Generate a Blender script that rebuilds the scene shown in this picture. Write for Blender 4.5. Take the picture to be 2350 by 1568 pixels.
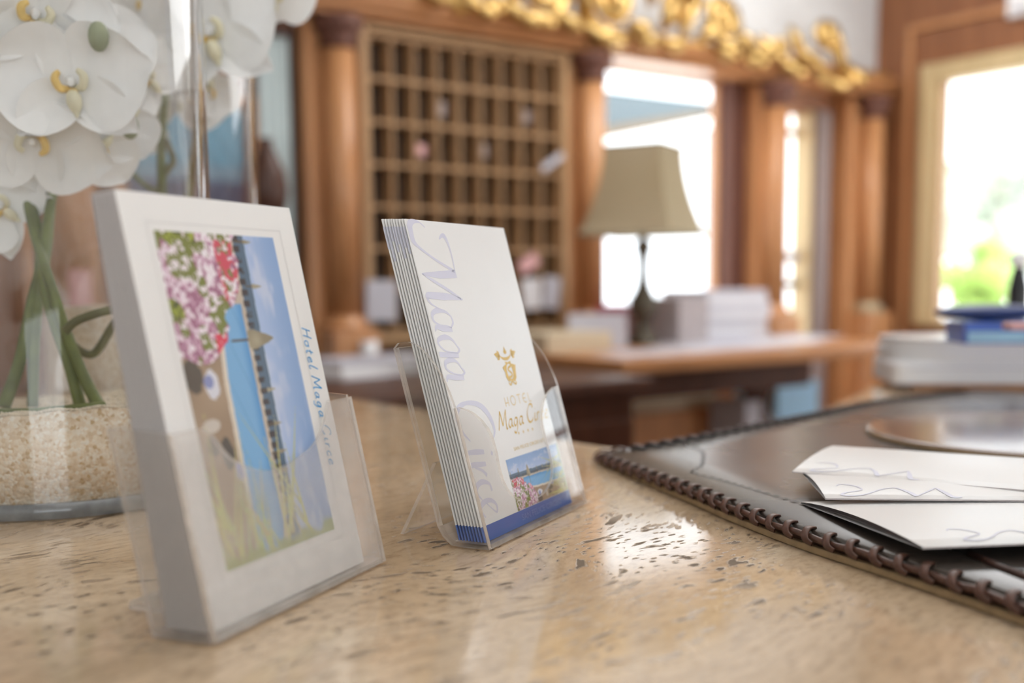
import bpy, math, random
import numpy as np
from mathutils import Vector, Matrix
random.seed(7)
rng = np.random.default_rng(5)
sc = bpy.context.scene
for o in list(bpy.data.objects):
    bpy.data.objects.remove(o)
COL = sc.collection
PI = math.pi

# ------------------------------------------------------------------ camera
# world: X runs along the key-cabinet wall, Y towards it, z = 0 is the counter top
F, PX, PY, EYE = 2540.0, 1175.0, 940.0, 0.164
pitch, roll, yaw = 0.1125, 0.008, 0.9412
cp, sp = math.cos(pitch), math.sin(pitch)
_up = -np.array([math.sin(roll) * cp, math.cos(roll) * cp, sp])
_fw = np.array([0, 0, 1.]) - _up * _up[2]; _fw /= np.linalg.norm(_fw)
_rt = np.cross(-_up, _fw)
_e1 = math.sin(yaw) * _rt + math.cos(yaw) * _fw
_e2 = np.cross(_up, _e1)
MM = np.array([_e1, _e2, _up])
OO = np.array([0, 0, EYE])
cam = bpy.data.objects.new('camera', bpy.data.cameras.new('camera'))
COL.objects.link(cam); sc.camera = cam
R3 = np.column_stack([MM @ [1, 0, 0], MM @ [0, -1, 0], MM @ [0, 0, -1]])
cam.matrix_world = Matrix.Translation((0, 0, EYE)) @ Matrix(R3.tolist()).to_4x4()
cam.data.sensor_width = 36.0
cam.data.lens = F / 2350 * 36
cam.data.shift_y = (PY - 784) / 2350
cam.data.clip_start = 0.02
cam.data.dof.use_dof = True
cam.data.dof.focus_distance = 0.70
cam.data.dof.aperture_fstop = 3.3

# ------------------------------------------------------------------ sky, light, exposure
SKY = 4.0
w = bpy.data.worlds.new('sky'); sc.world = w; w.use_nodes = True
bg = w.node_tree.nodes['Background']
bg.inputs[0].default_value = (0.89, 0.95, 1.0, 1); bg.inputs[1].default_value = SKY
sc.view_settings.view_transform = 'Standard'
sc.view_settings.look = 'None'
sc.view_settings.exposure = -0.08
sc.view_settings.gamma = 1.0
sc.view_settings.use_curve_mapping = False
sc.cycles.use_denoising = True
sc.cycles.max_bounces = 10
sc.cycles.diffuse_bounces = 5
sc.cycles.glossy_bounces = 5
sc.cycles.transmission_bounces = 10
sc.cycles.transparent_max_bounces = 48
sc.cycles.sample_clamp_indirect = 6.0

sun = bpy.data.objects.new('sun', bpy.data.lights.new('sun', 'SUN')); COL.objects.link(sun)
sun.data.energy = 15.0; sun.data.angle = .02; sun.data.color = (1, .98, .95); sun.rotation_euler = (math.radians(22), math.radians(4), 0)
def overhead_fill(name, loc, size, watts):  # unseen area lights added overhead to lift the ambient level
    l = bpy.data.lights.new(name, 'AREA'); l.shape = 'SQUARE'; l.size = size; l.energy = watts; l.color = (.97, .985, 1.0)
    o = bpy.data.objects.new(name, l); COL.objects.link(o); o.location = loc
overhead_fill('fill_light_counter', (.6, .5, 1.82), 1.8, 13)
overhead_fill('fill_light_desk', (2.7, 1.9, 1.82), 1.5, 37)
def ray(u, v): return MM @ np.array([u - PX, v - PY, F])
def onz(u, v, z=0.):
    d = ray(u, v); return d * (z - EYE) / d[2] + OO
def onb(u, v, b):
    d = ray(u, v); return d * b / d[1] + OO
def ona(u, v, a):
    d = ray(u, v); return d * a / d[0] + OO
def dep(u, v, t): return ray(u, v) / F * t + OO
def hd(a): return np.array([math.cos(yaw - a), math.sin(yaw - a), 0.])
RTW, FWW = hd(PI / 2), hd(0)

def portal(name, loc, rot, sx, sy):
    l = bpy.data.lights.new(name, 'AREA'); l.shape = 'RECTANGLE'; l.size = sx; l.size_y = sy
    l.cycles.is_portal = True
    o = bpy.data.objects.new(name, l); COL.objects.link(o); o.location = loc; o.rotation_euler = rot
    return o

# ------------------------------------------------------------------ materials
def new_mat(name):
    m = bpy.data.materials.new(name); m.use_nodes = True
    nt = m.node_tree; nt.nodes.clear()
    out = nt.nodes.new('ShaderNodeOutputMaterial')
    return m, nt, out
def N(nt, t, **kw):
    n = nt.nodes.new(t)
    for k, v in kw.items():
        if k == 'ins':
            for a, b in v.items(): n.inputs[a].default_value = b
        else: setattr(n, k, v)
    return n
def ramp(nt, stops):
    n = nt.nodes.new('ShaderNodeValToRGB'); e = n.color_ramp.elements
    while len(e) > 1: e.remove(e[0])
    e[0].position = stops[0][0]; e[0].color = (*stops[0][1], 1)
    for p, c in stops[1:]:
        k = e.new(p); k.color = (*c, 1)
    return n
def coords(nt, scale=(1, 1, 1), rot=(0, 0, 0)):
    tc = nt.nodes.new('ShaderNodeTexCoord'); mp = nt.nodes.new('ShaderNodeMapping')
    mp.inputs['Scale'].default_value = scale; mp.inputs['Rotation'].default_value = rot
    nt.links.new(tc.outputs['Object'], mp.inputs['Vector']); return mp.outputs['Vector']
def plain(name, col, rough=.5, spec=.5, metal=0., noise=.06, nscale=30., bump=0., coat=0.):
    m, nt, out = new_mat(name); L = nt.links
    b = N(nt, 'ShaderNodeBsdfPrincipled', ins={'Roughness': rough, 'Specular IOR Level': spec, 'Metallic': metal, 'Coat Weight': coat})
    v = coords(nt)
    n = N(nt, 'ShaderNodeTexNoise', ins={'Scale': nscale, 'Detail': 4.}); L.new(v, n.inputs['Vector'])
    c = np.array(col)
    r = ramp(nt, [(.25, tuple(c * (1 - noise))), (.75, tuple(np.minimum(c * (1 + noise), 1)))])
    L.new(n.outputs['Fac'], r.inputs['Fac']); L.new(r.outputs['Color'], b.inputs['Base Color'])
    if bump:
        bp = N(nt, 'ShaderNodeBump', ins={'Strength': bump, 'Distance': .002})
        L.new(n.outputs['Fac'], bp.inputs['Height']); L.new(bp.outputs['Normal'], b.inputs['Normal'])
    L.new(b.outputs['BSDF'], out.inputs['Surface']); return m
def wood(name, dark, light, rough=.32, axis='z', sc_=1.0):
    m, nt, out = new_mat(name); L = nt.links
    s = {'z': (14, 14, 1.1), 'x': (1.1, 14, 14), 'y': (14, 1.1, 14)}[axis]
    v = coords(nt, tuple(a * sc_ for a in s))
    n = N(nt, 'ShaderNodeTexNoise', ins={'Scale': 2.2, 'Detail': 6., 'Roughness': .6, 'Distortion': .6}); L.new(v, n.inputs['Vector'])
    r = ramp(nt, [(.28, dark), (.5, tuple((np.array(dark) + np.array(light)) / 2)), (.72, light)])
    b = N(nt, 'ShaderNodeBsdfPrincipled', ins={'Roughness': rough, 'Specular IOR Level': .5})
    L.new(n.outputs['Fac'], r.inputs['Fac']); L.new(r.outputs['Color'], b.inputs['Base Color'])
    bp = N(nt, 'ShaderNodeBump', ins={'Strength': .15, 'Distance': .001}); L.new(n.outputs['Fac'], bp.inputs['Height']); L.new(bp.outputs['Normal'], b.inputs['Normal'])
    L.new(b.outputs['BSDF'], out.inputs['Surface']); return m
def clear(name, tint, haze=0., rough=.02, ior=1.49, hazecol=(.9, .88, .86), refl=1.0, through=.5):
    """thin clear sheet: straight-through light, Fresnel reflection, a little milky haze"""
    m, nt, out = new_mat(name); L = nt.links
    t = N(nt, 'ShaderNodeBsdfTransparent', ins={'Color': (*tint, 1)})
    g = N(nt, 'ShaderNodeBsdfGlossy', ins={'Roughness': rough})
    lw = N(nt, 'ShaderNodeLayerWeight', ins={'Blend': .5})
    f0 = ((ior - 1) / (ior + 1)) ** 2
    pw = N(nt, 'ShaderNodeMath', operation='POWER', ins={1: 5.}); L.new(lw.outputs['Facing'], pw.inputs[0])
    f = N(nt, 'ShaderNodeMath', operation='MULTIPLY_ADD', ins={1: 1 - f0, 2: f0}); L.new(pw.outputs[0], f.inputs[0])
    v = coords(nt); n = N(nt, 'ShaderNodeTexNoise', ins={'Scale': 60., 'Detail': 5.}); L.new(v, n.inputs['Vector'])
    bp = N(nt, 'ShaderNodeBump', ins={'Strength': .03, 'Distance': .001}); L.new(n.outputs['Fac'], bp.inputs['Height'])
    L.new(bp.outputs['Normal'], g.inputs['Normal'])
    base = t.outputs[0]
    if haze:
        d = N(nt, 'ShaderNodeBsdfDiffuse', ins={'Color': (*hazecol, 1)}); tr = N(nt, 'ShaderNodeBsdfTranslucent', ins={'Color': (*hazecol, 1)})
        a = N(nt, 'ShaderNodeMixShader', ins={0: through}); L.new(d.outputs[0], a.inputs[1]); L.new(tr.outputs[0], a.inputs[2])
        mr = N(nt, 'ShaderNodeMapRange', ins={'From Min': .3, 'From Max': .7, 'To Min': haze * .7, 'To Max': haze * 1.3}); L.new(n.outputs['Fac'], mr.inputs[0])
        k = N(nt, 'ShaderNodeMixShader'); L.new(mr.outputs[0], k.inputs[0]); L.new(base, k.inputs[1]); L.new(a.outputs[0], k.inputs[2]); base = k.outputs[0]
    mu = N(nt, 'ShaderNodeMath', operation='MULTIPLY', ins={1: refl}); L.new(f.outputs[0], mu.inputs[0])
    k = N(nt, 'ShaderNodeMixShader'); L.new(mu.outputs[0], k.inputs[0]); L.new(base, k.inputs[1]); L.new(g.outputs[0], k.inputs[2])
    L.new(k.outputs[0], out.inputs['Surface']); return m
def translucent(name, col, fac=.3, rough=.5, noise=.04, nscale=40., spec=.3, tcol=None):
    m, nt, out = new_mat(name); L = nt.links
    b = N(nt, 'ShaderNodeBsdfPrincipled', ins={'Roughness': rough, 'Specular IOR Level': spec}); tr = N(nt, 'ShaderNodeBsdfTranslucent', ins={'Color': (*(tcol or col), 1)})
    v = coords(nt); n = N(nt, 'ShaderNodeTexNoise', ins={'Scale': nscale, 'Detail': 3.}); L.new(v, n.inputs['Vector'])
    c = np.array(col); r = ramp(nt, [(.3, tuple(c * (1 - noise))), (.7, tuple(np.minimum(1, c * (1 + noise))))])
    L.new(n.outputs['Fac'], r.inputs['Fac']); L.new(r.outputs['Color'], b.inputs['Base Color'])
    k = N(nt, 'ShaderNodeMixShader', ins={0: fac}); L.new(b.outputs[0], k.inputs[1]); L.new(tr.outputs[0], k.inputs[2])
    L.new(k.outputs[0], out.inputs['Surface']); return m
def vcol(name, rough=.35, spec=.5):
    m, nt, out = new_mat(name); L = nt.links
    a = N(nt, 'ShaderNodeVertexColor', layer_name='print'); b = N(nt, 'ShaderNodeBsdfPrincipled', ins={'Roughness': rough, 'Specular IOR Level': spec})
    L.new(a.outputs['Color'], b.inputs['Base Color']); L.new(b.outputs[0], out.inputs['Surface']); return m

def travertine():
    m, nt, out = new_mat('travertine'); L = nt.links
    ang = (0, 0, -0.25)
    v = coords(nt, (1, 1, 1), ang)
    # slow swirl that bends the bedding
    sw = N(nt, 'ShaderNodeTexNoise', ins={'Scale': 4.5, 'Detail': 2., 'Roughness': .5}); L.new(v, sw.inputs['Vector'])
    sb = N(nt, 'ShaderNodeVectorMath', operation='SUBTRACT', ins={1: (.5, .5, .5)}); L.new(sw.outputs['Color'], sb.inputs[0])
    sl = N(nt, 'ShaderNodeVectorMath', operation='SCALE', ins={'Scale': .13}); L.new(sb.outputs[0], sl.inputs[0])
    ad = N(nt, 'ShaderNodeVectorMath', operation='ADD'); L.new(v, ad.inputs[0]); L.new(sl.outputs[0], ad.inputs[1])
    P = ad.outputs[0]
    def stretched(s):
        k = N(nt, 'ShaderNodeMapping', ins={'Scale': s}); L.new(P, k.inputs['Vector']); return k.outputs[0]
    big = N(nt, 'ShaderNodeTexNoise', ins={'Scale': 1., 'Detail': 5., 'Roughness': .6}); L.new(stretched((3.5, 10, 3)), big.inputs['Vector'])
    fine = N(nt, 'ShaderNodeTexNoise', ins={'Scale': 1., 'Detail': 8., 'Roughness': .7}); L.new(stretched((70, 170, 60)), fine.inputs['Vector'])
    r1 = ramp(nt, [(.25, (.40, .28, .17)), (.42, (.52, .385, .25)), (.58, (.60, .455, .31)), (.75, (.68, .57, .43))]); L.new(big.outputs['Fac'], r1.inputs['Fac'])
    r2 = ramp(nt, [(.3, (.62, .57, .52)), (.5, (1, 1, 1)), (.72, (1.16, 1.15, 1.14))]); L.new(fine.outputs['Fac'], r2.inputs['Fac'])
    mx = N(nt, 'ShaderNodeMixRGB', blend_type='MULTIPLY', ins={0: .8}); L.new(r1.outputs[0], mx.inputs[1]); L.new(r2.outputs[0], mx.inputs[2])
    col = mx.outputs[0]
    masks = []
    for s, lo, hi, thr in (((36, 95, 40), .18, .29, .32), ((85, 220, 90), .16, .34, .30), ((16, 44, 20), .15, .21, .58)):
        q = stretched(s)
        vo = N(nt, 'ShaderNodeTexVoronoi', ins={'Scale': 1., 'Randomness': 1.}); 
        wn = N(nt, 'ShaderNodeTexNoise', ins={'Scale': 2.5, 'Detail': 3.}); L.new(q, wn.inputs['Vector'])
        ws = N(nt, 'ShaderNodeVectorMath', operation='SCALE', ins={'Scale': .7}); L.new(wn.outputs['Color'], ws.inputs[0])
        wa = N(nt, 'ShaderNodeVectorMath', operation='ADD'); L.new(q, wa.inputs[0]); L.new(ws.outputs[0], wa.inputs[1]); L.new(wa.outputs[0], vo.inputs['Vector'])
        mr = N(nt, 'ShaderNodeMapRange', ins={'From Min': lo, 'From Max': hi, 'To Min': 1., 'To Max': 0.}); mr.clamp = True; L.new(vo.outputs['Distance'], mr.inputs[0])
        # only some cells are pits
        sx = N(nt, 'ShaderNodeSeparateColor'); L.new(vo.outputs['Color'], sx.inputs[0])
        g = N(nt, 'ShaderNodeMath', operation='GREATER_THAN', ins={1: thr}); L.new(sx.outputs[0], g.inputs[0])
        mm = N(nt, 'ShaderNodeMath', operation='MULTIPLY'); L.new(mr.outputs[0], mm.inputs[0]); L.new(g.outputs[0], mm.inputs[1]); masks.append(mm.outputs[0])
    m1 = N(nt, 'ShaderNodeMath', operation='MAXIMUM'); L.new(masks[0], m1.inputs[0]); L.new(masks[1], m1.inputs[1])
    m2 = N(nt, 'ShaderNodeMath', operation='MAXIMUM'); L.new(m1.outputs[0], m2.inputs[0]); L.new(masks[2], m2.inputs[1])
    # pits come in drifts
    dr = N(nt, 'ShaderNodeTexNoise', ins={'Scale': 7., 'Detail': 2.}); L.new(P, dr.inputs['Vector'])
    dm = N(nt, 'ShaderNodeMapRange', ins={'From Min': .38, 'From Max': .52, 'To Min': 0.15, 'To Max': 1.}); dm.clamp = True; L.new(dr.outputs['Fac'], dm.inputs[0])
    pit = N(nt, 'ShaderNodeMath', operation='MULTIPLY'); L.new(m2.outputs[0], pit.inputs[0]); L.new(dm.outputs[0], pit.inputs[1])
    mp = N(nt, 'ShaderNodeMixRGB', ins={2: (.15, .105, .065, 1)}); L.new(pit.outputs[0], mp.inputs[0]); L.new(col, mp.inputs[1])
    b = N(nt, 'ShaderNodeBsdfPrincipled', ins={'Specular IOR Level': .65})
    rr = N(nt, 'ShaderNodeMapRange', ins={'To Min': .10, 'To Max': .5}); L.new(pit.outputs[0], rr.inputs[0]); L.new(rr.outputs[0], b.inputs['Roughness'])
    sp_ = N(nt, 'ShaderNodeMapRange', ins={'To Min': .65, 'To Max': .12}); L.new(pit.outputs[0], sp_.inputs[0]); L.new(sp_.outputs[0], b.inputs['Specular IOR Level'])
    L.new(mp.outputs[0], b.inputs['Base Color'])
    iv = N(nt, 'ShaderNodeMath', operation='MULTIPLY', ins={1: -1.}); L.new(pit.outputs[0], iv.inputs[0])
    fm = N(nt, 'ShaderNodeMath', operation='MULTIPLY_ADD', ins={1: .04}); L.new(fine.outputs['Fac'], fm.inputs[0]); L.new(iv.outputs[0], fm.inputs[2])
    bp = N(nt, 'ShaderNodeBump', ins={'Strength': .2, 'Distance': .0012}); L.new(fm.outputs[0], bp.inputs['Height']); L.new(bp.outputs['Normal'], b.inputs['Normal'])
    L.new(b.outputs[0], out.inputs['Surface']); return m

M = {}
M['stone'] = travertine()
M['wood'] = wood('walnut_stain', (.42, .185, .075), (.66, .33, .145))
M['wood_x'] = wood('walnut_stain_rail', (.36, .155, .06), (.54, .26, .11), axis='x')
M['wood_wall'] = wood('walnut_panel', (.20, .075, .03), (.33, .135, .055), .4)
M['wood_dark'] = wood('dark_walnut', (.05, .018, .01), (.10, .036, .018), .4)
M['wood_red'] = wood('red_walnut', (.10, .034, .02), (.15, .054, .032), .65)
M['wood_pale'] = wood('pale_oak', (.38, .22, .105), (.50, .31, .155), .45)
M['wood_frame'] = wood('honey_frame', (.52, .40, .21), (.64, .49, .27), .4)
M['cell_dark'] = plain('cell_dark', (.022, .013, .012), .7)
M['gold'] = plain('gilt', (.60, .40, .15), .30, metal=.92, noise=.45, nscale=25, bump=.2)
M['plaster'] = plain('plaster', (.84, .84, .83), .8, bump=.1)
M['plaster_grey'] = plain('plaster_back', (.70, .705, .71), .8, bump=.1)
M['ceil'] = plain('ceiling_white', (.86, .85, .83), .9)
M['marble'] = plain('pale_marble_floor', (.68, .67, .64), .25, noise=.08, nscale=3)
M['floor'] = wood('floor_boards', (.30, .18, .10), (.42, .27, .16), .35, axis='x')
M['paper'] = plain('paper', (.80, .785, .77), .55, .3, noise=.012)
M['paper2'] = plain('coated_paper', (.82, .815, .81), .33, .45, noise=.01)
M['paperedge_shaded'] = plain('paper_edge_shaded', (.49, .445, .445), .7, noise=.05, nscale=300)  # edge tone lowered to hold the shade on the stack sides
M['lav'] = plain('lavender_ink', (.655, .655, .775), .35, .45, noise=.02)
M['lav_side'] = plain('lavender_fold', (.68, .69, .80), .4, noise=.03)
M['inkblue'] = plain('hand_ink_blue', (.03, .33, .70), .4, noise=.08)
M['goldink'] = plain('gold_ink', (.66, .43, .08), .35, noise=.14, nscale=400)
M['goldink2'] = plain('gold_ink_pale', (.73, .56, .27), .35, noise=.1, nscale=400)
M['band'] = plain('blue_band', (.055, .135, .44), .35, noise=.04)
M['bandtext'] = plain('band_lettering', (.16, .25, .56), .35, noise=.04)
M['print'] = vcol('photo_print')
M['acrylic'] = clear('clear_acrylic', (.985, .985, .98), .012)
M['acrylic_milky'] = clear('scuffed_acrylic', (.985, .98, .975), .17, .06, hazecol=(.95, .94, .92), through=.12)
M['acrylic_side'] = clear('lightly_scuffed_acrylic', (.97, .965, .96), .075, .05)
M['acrylic_edge'] = clear('acrylic_edge', (.93, .90, .86), .45, .1, hazecol=(.95, .90, .85))
M['glass'] = clear('vase_glass', (.996, .997, .996), 0.003, .01, 1.5, refl=1.3)
M['solid_glass'] = clear('thick_glass', (.95, .97, .98), .42, .03, 1.5, (.86, .92, .97), 1.5)  # bright blue-white haze stands in for sky reflected in the foot
M['petal'] = translucent('orchid_petal', (.90, .90, .895), .06, .45, .02, 90., tcol=(.85, .84, .80))
M['petal_yellow'] = plain('orchid_lip_yellow', (.80, .56, .17), .5, noise=.25, nscale=120)
M['petal_cream'] = translucent('orchid_lip_cream', (.86, .82, .62), .2, .5)
M['stem'] = plain('orchid_stem', (.115, .145, .028), .45, noise=.35, nscale=45, bump=.25)
M['stem2'] = plain('orchid_stem_olive', (.13, .13, .045), .45, noise=.4, nscale=35, bump=.25)
M['bud'] = plain('orchid_sepal_green', (.26, .29, .18), .5, noise=.3, nscale=40)
M['leather'] = None
M['tan'] = plain('tan_board', (.36, .25, .13), .75, noise=.15, nscale=150, bump=.2)
M['lace'] = plain('brown_lace', (.085, .034, .02), .38, noise=.35, nscale=120, bump=.3)
M['lace_dark'] = plain('black_stitch', (.02, .017, .016), .5)
M['leather_side'] = plain('leather_side', (.055, .022, .014), .5, noise=.4, nscale=60, bump=.3)
M['bronze'] = plain('bronze', (.10, .085, .06), .42, metal=.55, noise=.2, nscale=20)
M['shade'] = translucent('lamp_shade_cloth', (.40, .35, .23), .45, .8, .03, tcol=(.72, .62, .46))
M['shade_trim'] = plain('shade_trim', (.28, .24, .16), .8)
M['sand'] = None
M['white'] = plain('white_gloss', (.90, .90, .91), .25, .5, noise=.01)
M['white_warm'] = plain('white_card', (.74, .73, .75), .6, noise=.02)
M['greywhite'] = plain('grey_card', (.52, .51, .56), .6, noise=.03)
M['blue'] = plain('blue_box', (.03, .10, .50), .3, noise=.1)
M['bluepale'] = plain('pale_blue_card', (.35, .58, .78), .5, noise=.05)
M['navy'] = plain('navy_pouch', (.025, .05, .17), .35, noise=.2)
M['red'] = plain('crimson_card', (.42, .05, .10), .6)
M['pink'] = plain('pink_paper', (.72, .40, .40), .6)
M['mauve'] = plain('mauve_card', (.42, .37, .37), .6)
M['cream'] = plain('cream_card', (.62, .52, .36), .6)
M['black'] = plain('black_plastic', (.015, .015, .017), .35)
M['teal_pale'] = plain('pale_curtain', (.70, .80, .80), .7, noise=.08, nscale=6)
M['hedge'] = plain('hedge_green', (.20, .34, .06), .7, noise=.5, nscale=6)
M['foliage'] = plain('foliage_far', (.32, .38, .31), .7, noise=.5, nscale=3)
M['paving'] = plain('pale_paving', (.62, .60, .56), .8, noise=.08)
M['bark'] = plain('bark', (.16, .11, .07), .9, noise=.3)
M['awning'] = plain('awning_blue_grey', (.085, .12, .14), .7)
M['oatmeal'] = plain('tan_fascia', (.13, .10, .07), .7)
M['brass'] = plain('aged_brass', (.45, .37, .24), .45, metal=.5)

def leather():
    m, nt, out = new_mat('dark_leather'); L = nt.links
    v = coords(nt)
    n = N(nt, 'ShaderNodeTexNoise', ins={'Scale': 6., 'Detail': 3.}); L.new(v, n.inputs['Vector'])
    f = N(nt, 'ShaderNodeTexNoise', ins={'Scale': 420., 'Detail': 3.}); L.new(v, f.inputs['Vector'])
    r = ramp(nt, [(.3, (.035, .026, .021)), (.7, (.075, .058, .045))]); L.new(n.outputs['Fac'], r.inputs['Fac'])
    b = N(nt, 'ShaderNodeBsdfPrincipled', ins={'Specular IOR Level': .75}); L.new(r.outputs[0], b.inputs['Base Color'])
    mr = N(nt, 'ShaderNodeMapRange', ins={'To Min': .22, 'To Max': .34}); L.new(n.outputs['Fac'], mr.inputs[0]); L.new(mr.outputs[0], b.inputs['Roughness'])
    b1 = N(nt, 'ShaderNodeBump', ins={'Strength': .14, 'Distance': .004}); L.new(n.outputs['Fac'], b1.inputs['Height'])
    b2 = N(nt, 'ShaderNodeBump', ins={'Strength': .05, 'Distance': .0005}); L.new(f.outputs['Fac'], b2.inputs['Height']); L.new(b1.outputs[0], b2.inputs['Normal']); L.new(b2.outputs[0], b.inputs['Normal'])
    L.new(b.outputs[0], out.inputs['Surface']); return m
M['leather'] = leather()
M['leather_disc'] = plain('polished_brown_leather', (.22, .14, .10), .16, .9, noise=.2, nscale=8)
def sandmat():
    m, nt, out = new_mat('white_sand'); L = nt.links
    v = coords(nt)
    vo = N(nt, 'ShaderNodeTexVoronoi', ins={'Scale': 420.}); L.new(v, vo.inputs['Vector'])
    hs = N(nt, 'ShaderNodeSeparateColor'); L.new(vo.outputs['Color'], hs.inputs[0])
    r = ramp(nt, [(0., (.62, .43, .22)), (.2, (.78, .61, .42)), (.6, (.88, .75, .58)), (1., (.94, .87, .75))]); L.new(hs.outputs[0], r.inputs['Fac'])
    b = N(nt, 'ShaderNodeBsdfPrincipled', ins={'Roughness': .5}); L.new(r.outputs[0], b.inputs['Base Color'])
    bp = N(nt, 'ShaderNodeBump', ins={'Strength': .6, 'Distance': .001}); iv = N(nt, 'ShaderNodeMath', operation='MULTIPLY', ins={1: -1.}); L.new(vo.outputs['Distance'], iv.inputs[0]); L.new(iv.outputs[0], bp.inputs['Height']); L.new(bp.outputs[0], b.inputs['Normal'])
    L.new(b.outputs[0], out.inputs['Surface']); return m
M['sand'] = sandmat()
M['grain'] = translucent('sand_grain', (.86, .76, .60), .15, .4, .12, 200.)

# ------------------------------------------------------------------ mesh helpers
class MB:
    def __init__(s): s.v = []; s.f = []; s.mi = []; s.sm = []
    def add(s, vs, fs, mi=0, smooth=False):
        k = len(s.v); s.v += [tuple(map(float, p)) for p in vs]
        for i, f in enumerate(fs):
            s.f.append(tuple(k + j for j in f)); s.mi.append(mi[i] if isinstance(mi, (list, tuple)) else mi); s.sm.append(smooth)
        return s
    def box(s, x0, x1, y0, y1, z0, z1, mi=0, T=None):
        vs = [(x, y, z) for z in (z0, z1) for y in (y0, y1) for x in (x0, x1)]
        if T: vs = [T(p) for p in vs]
        return s.add(vs, [(0, 2, 3, 1), (4, 5, 7, 6), (0, 1, 5, 4), (2, 6, 7, 3), (0, 4, 6, 2), (1, 3, 7, 5)], mi)
    def prism(s, poly, d0, d1, place, cap=0, side=1, smooth=False):
        """poly: 2-D outline, place(p, d) -> 3-D point"""
        n = len(poly); vs = [place(p, d0) for p in poly] + [place(p, d1) for p in poly]
        fs = [tuple(range(n))[::-1], tuple(range(n, 2 * n))] + [(i, (i + 1) % n, n + (i + 1) % n, n + i) for i in range(n)]
        return s.add(vs, fs, [cap, cap] + [side] * n, smooth)
    def tube(s, path, r, n=8, mi=0, closed=False, cap=True):
        P = [Vector(p) for p in path]; m = len(P); rs = r if isinstance(r, (list, tuple)) else [r] * m
        k = len(s.v); a = None
        for i in range(m):
            if closed: t = P[(i + 1) % m] - P[i - 1]
            else: t = P[min(i + 1, m - 1)] - P[max(i - 1, 0)]
            t.normalize()
            if a is None: a = t.orthogonal().normalized()
            a = (a - t * a.dot(t)); a = a.normalized() if a.length > 1e-6 else t.orthogonal().normalized()
            b = t.cross(a)
            for j in range(n):
                q = 2 * PI * j / n; s.v.append(tuple(P[i] + (a * math.cos(q) + b * math.sin(q)) * rs[i]))
        for i in range(m if closed else m - 1):
            i2 = (i + 1) % m
            for j in range(n):
                s.f.append((k + i * n + j, k + i * n + (j + 1) % n, k + i2 * n + (j + 1) % n, k + i2 * n + j)); s.mi.append(mi); s.sm.append(True)
        if cap and not closed:
            s.f.append(tuple(k + j for j in range(n))[::-1]); s.f.append(tuple(k + (m - 1) * n + j for j in range(n))); s.mi += [mi, mi]; s.sm += [False, False]
        return s
    def lathe(s, prof, n=32, c=(0, 0, 0), mi=0, close=True, a0=0., a1=2 * PI):
        k = len(s.v); m = len(prof); full = abs(a1 - a0 - 2 * PI) < 1e-6; nn = n if full else n + 1
        for (r, z) in prof:
            for j in range(nn):
                q = a0 + (a1 - a0) * j / n; s.v.append((c[0] + r * math.cos(q), c[1] + r * math.sin(q), c[2] + z))
        for i in range(m - 1):
            for j in range(n):
                j2 = (j + 1) % nn
                s.f.append((k + i * nn + j, k + i * nn + j2, k + (i + 1) * nn + j2, k + (i + 1) * nn + j)); s.mi.append(mi); s.sm.append(True)
        if close and full:
            s.f.append(tuple(k + j for j in range(nn))[::-1]); s.f.append(tuple(k + (m - 1) * nn + j for j in range(nn))); s.mi += [mi, mi]; s.sm += [False, False]
        return s
    def ball(s, c, r, n=10, m=6, mi=0, rot=None):
        rr = r if isinstance(r, (list, tuple)) else (r, r, r); k = len(s.v); c = Vector(c)
        for i in range(m + 1):
            th = PI * i / m
            for j in range(n):
                q = 2 * PI * j / n; p = Vector((rr[0] * math.sin(th) * math.cos(q), rr[1] * math.sin(th) * math.sin(q), rr[2] * math.cos(th)))
                if rot: p = rot @ p
                s.v.append(tuple(c + p))
        for i in range(m):
            for j in range(n): s.f.append((k + i * n + j, k + (i + 1) * n + j, k + (i + 1) * n + (j + 1) % n, k + i * n + (j + 1) % n)); s.mi.append(mi); s.sm.append(True)
        return s
    def ribbon(s, pts, widths, place, mi=0):
        """flat pen stroke on a plane; pts are 2-D"""
        k = len(s.v); m = len(pts)
        for i in range(m):
            a = np.array(pts[max(i - 1, 0)]); b = np.array(pts[min(i + 1, m - 1)]); t = b - a; l = np.linalg.norm(t) or 1; nrm = np.array([-t[1], t[0]]) / l * widths[i] / 2
            s.v.append(tuple(place(np.array(pts[i]) + nrm))); s.v.append(tuple(place(np.array(pts[i]) - nrm)))
        for i in range(m - 1): s.f.append((k + 2 * i, k + 2 * i + 1, k + 2 * i + 3, k + 2 * i + 2)); s.mi.append(mi); s.sm.append(False)
        return s
    def mesh(s, name):
        me = bpy.data.meshes.new(name); me.from_pydata(s.v, [], s.f); me.update()
        return me
def obj(name, mb, mats, parent=None, loc=None, rot=None, bevel=0., label=None, fix=True):
    me = mb.mesh(name)
    if not isinstance(mats, (list, tuple)): mats = [mats]
    for m in mats: me.materials.append(M[m] if isinstance(m, str) else m)
    me.polygons.foreach_set('material_index', [min(i, len(mats) - 1) for i in mb.mi]); me.polygons.foreach_set('use_smooth', mb.sm); me.update()
    o = bpy.data.objects.new(name, me); COL.objects.link(o)
    if parent: o.parent = parent
    if loc is not None: o.location = loc
    if rot is not None: o.rotation_euler = rot
    if bevel:
        b = o.modifiers.new('bevel', 'BEVEL'); b.width = bevel; b.segments = 2; b.limit_method = 'ANGLE'
    if label: o['label'] = label
    return o
def tag(o, label, cat, group=None, kind=None):
    o['label'] = label; o['category'] = cat
    if group: o['group'] = group
    if kind: o['kind'] = kind
    return o
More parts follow.
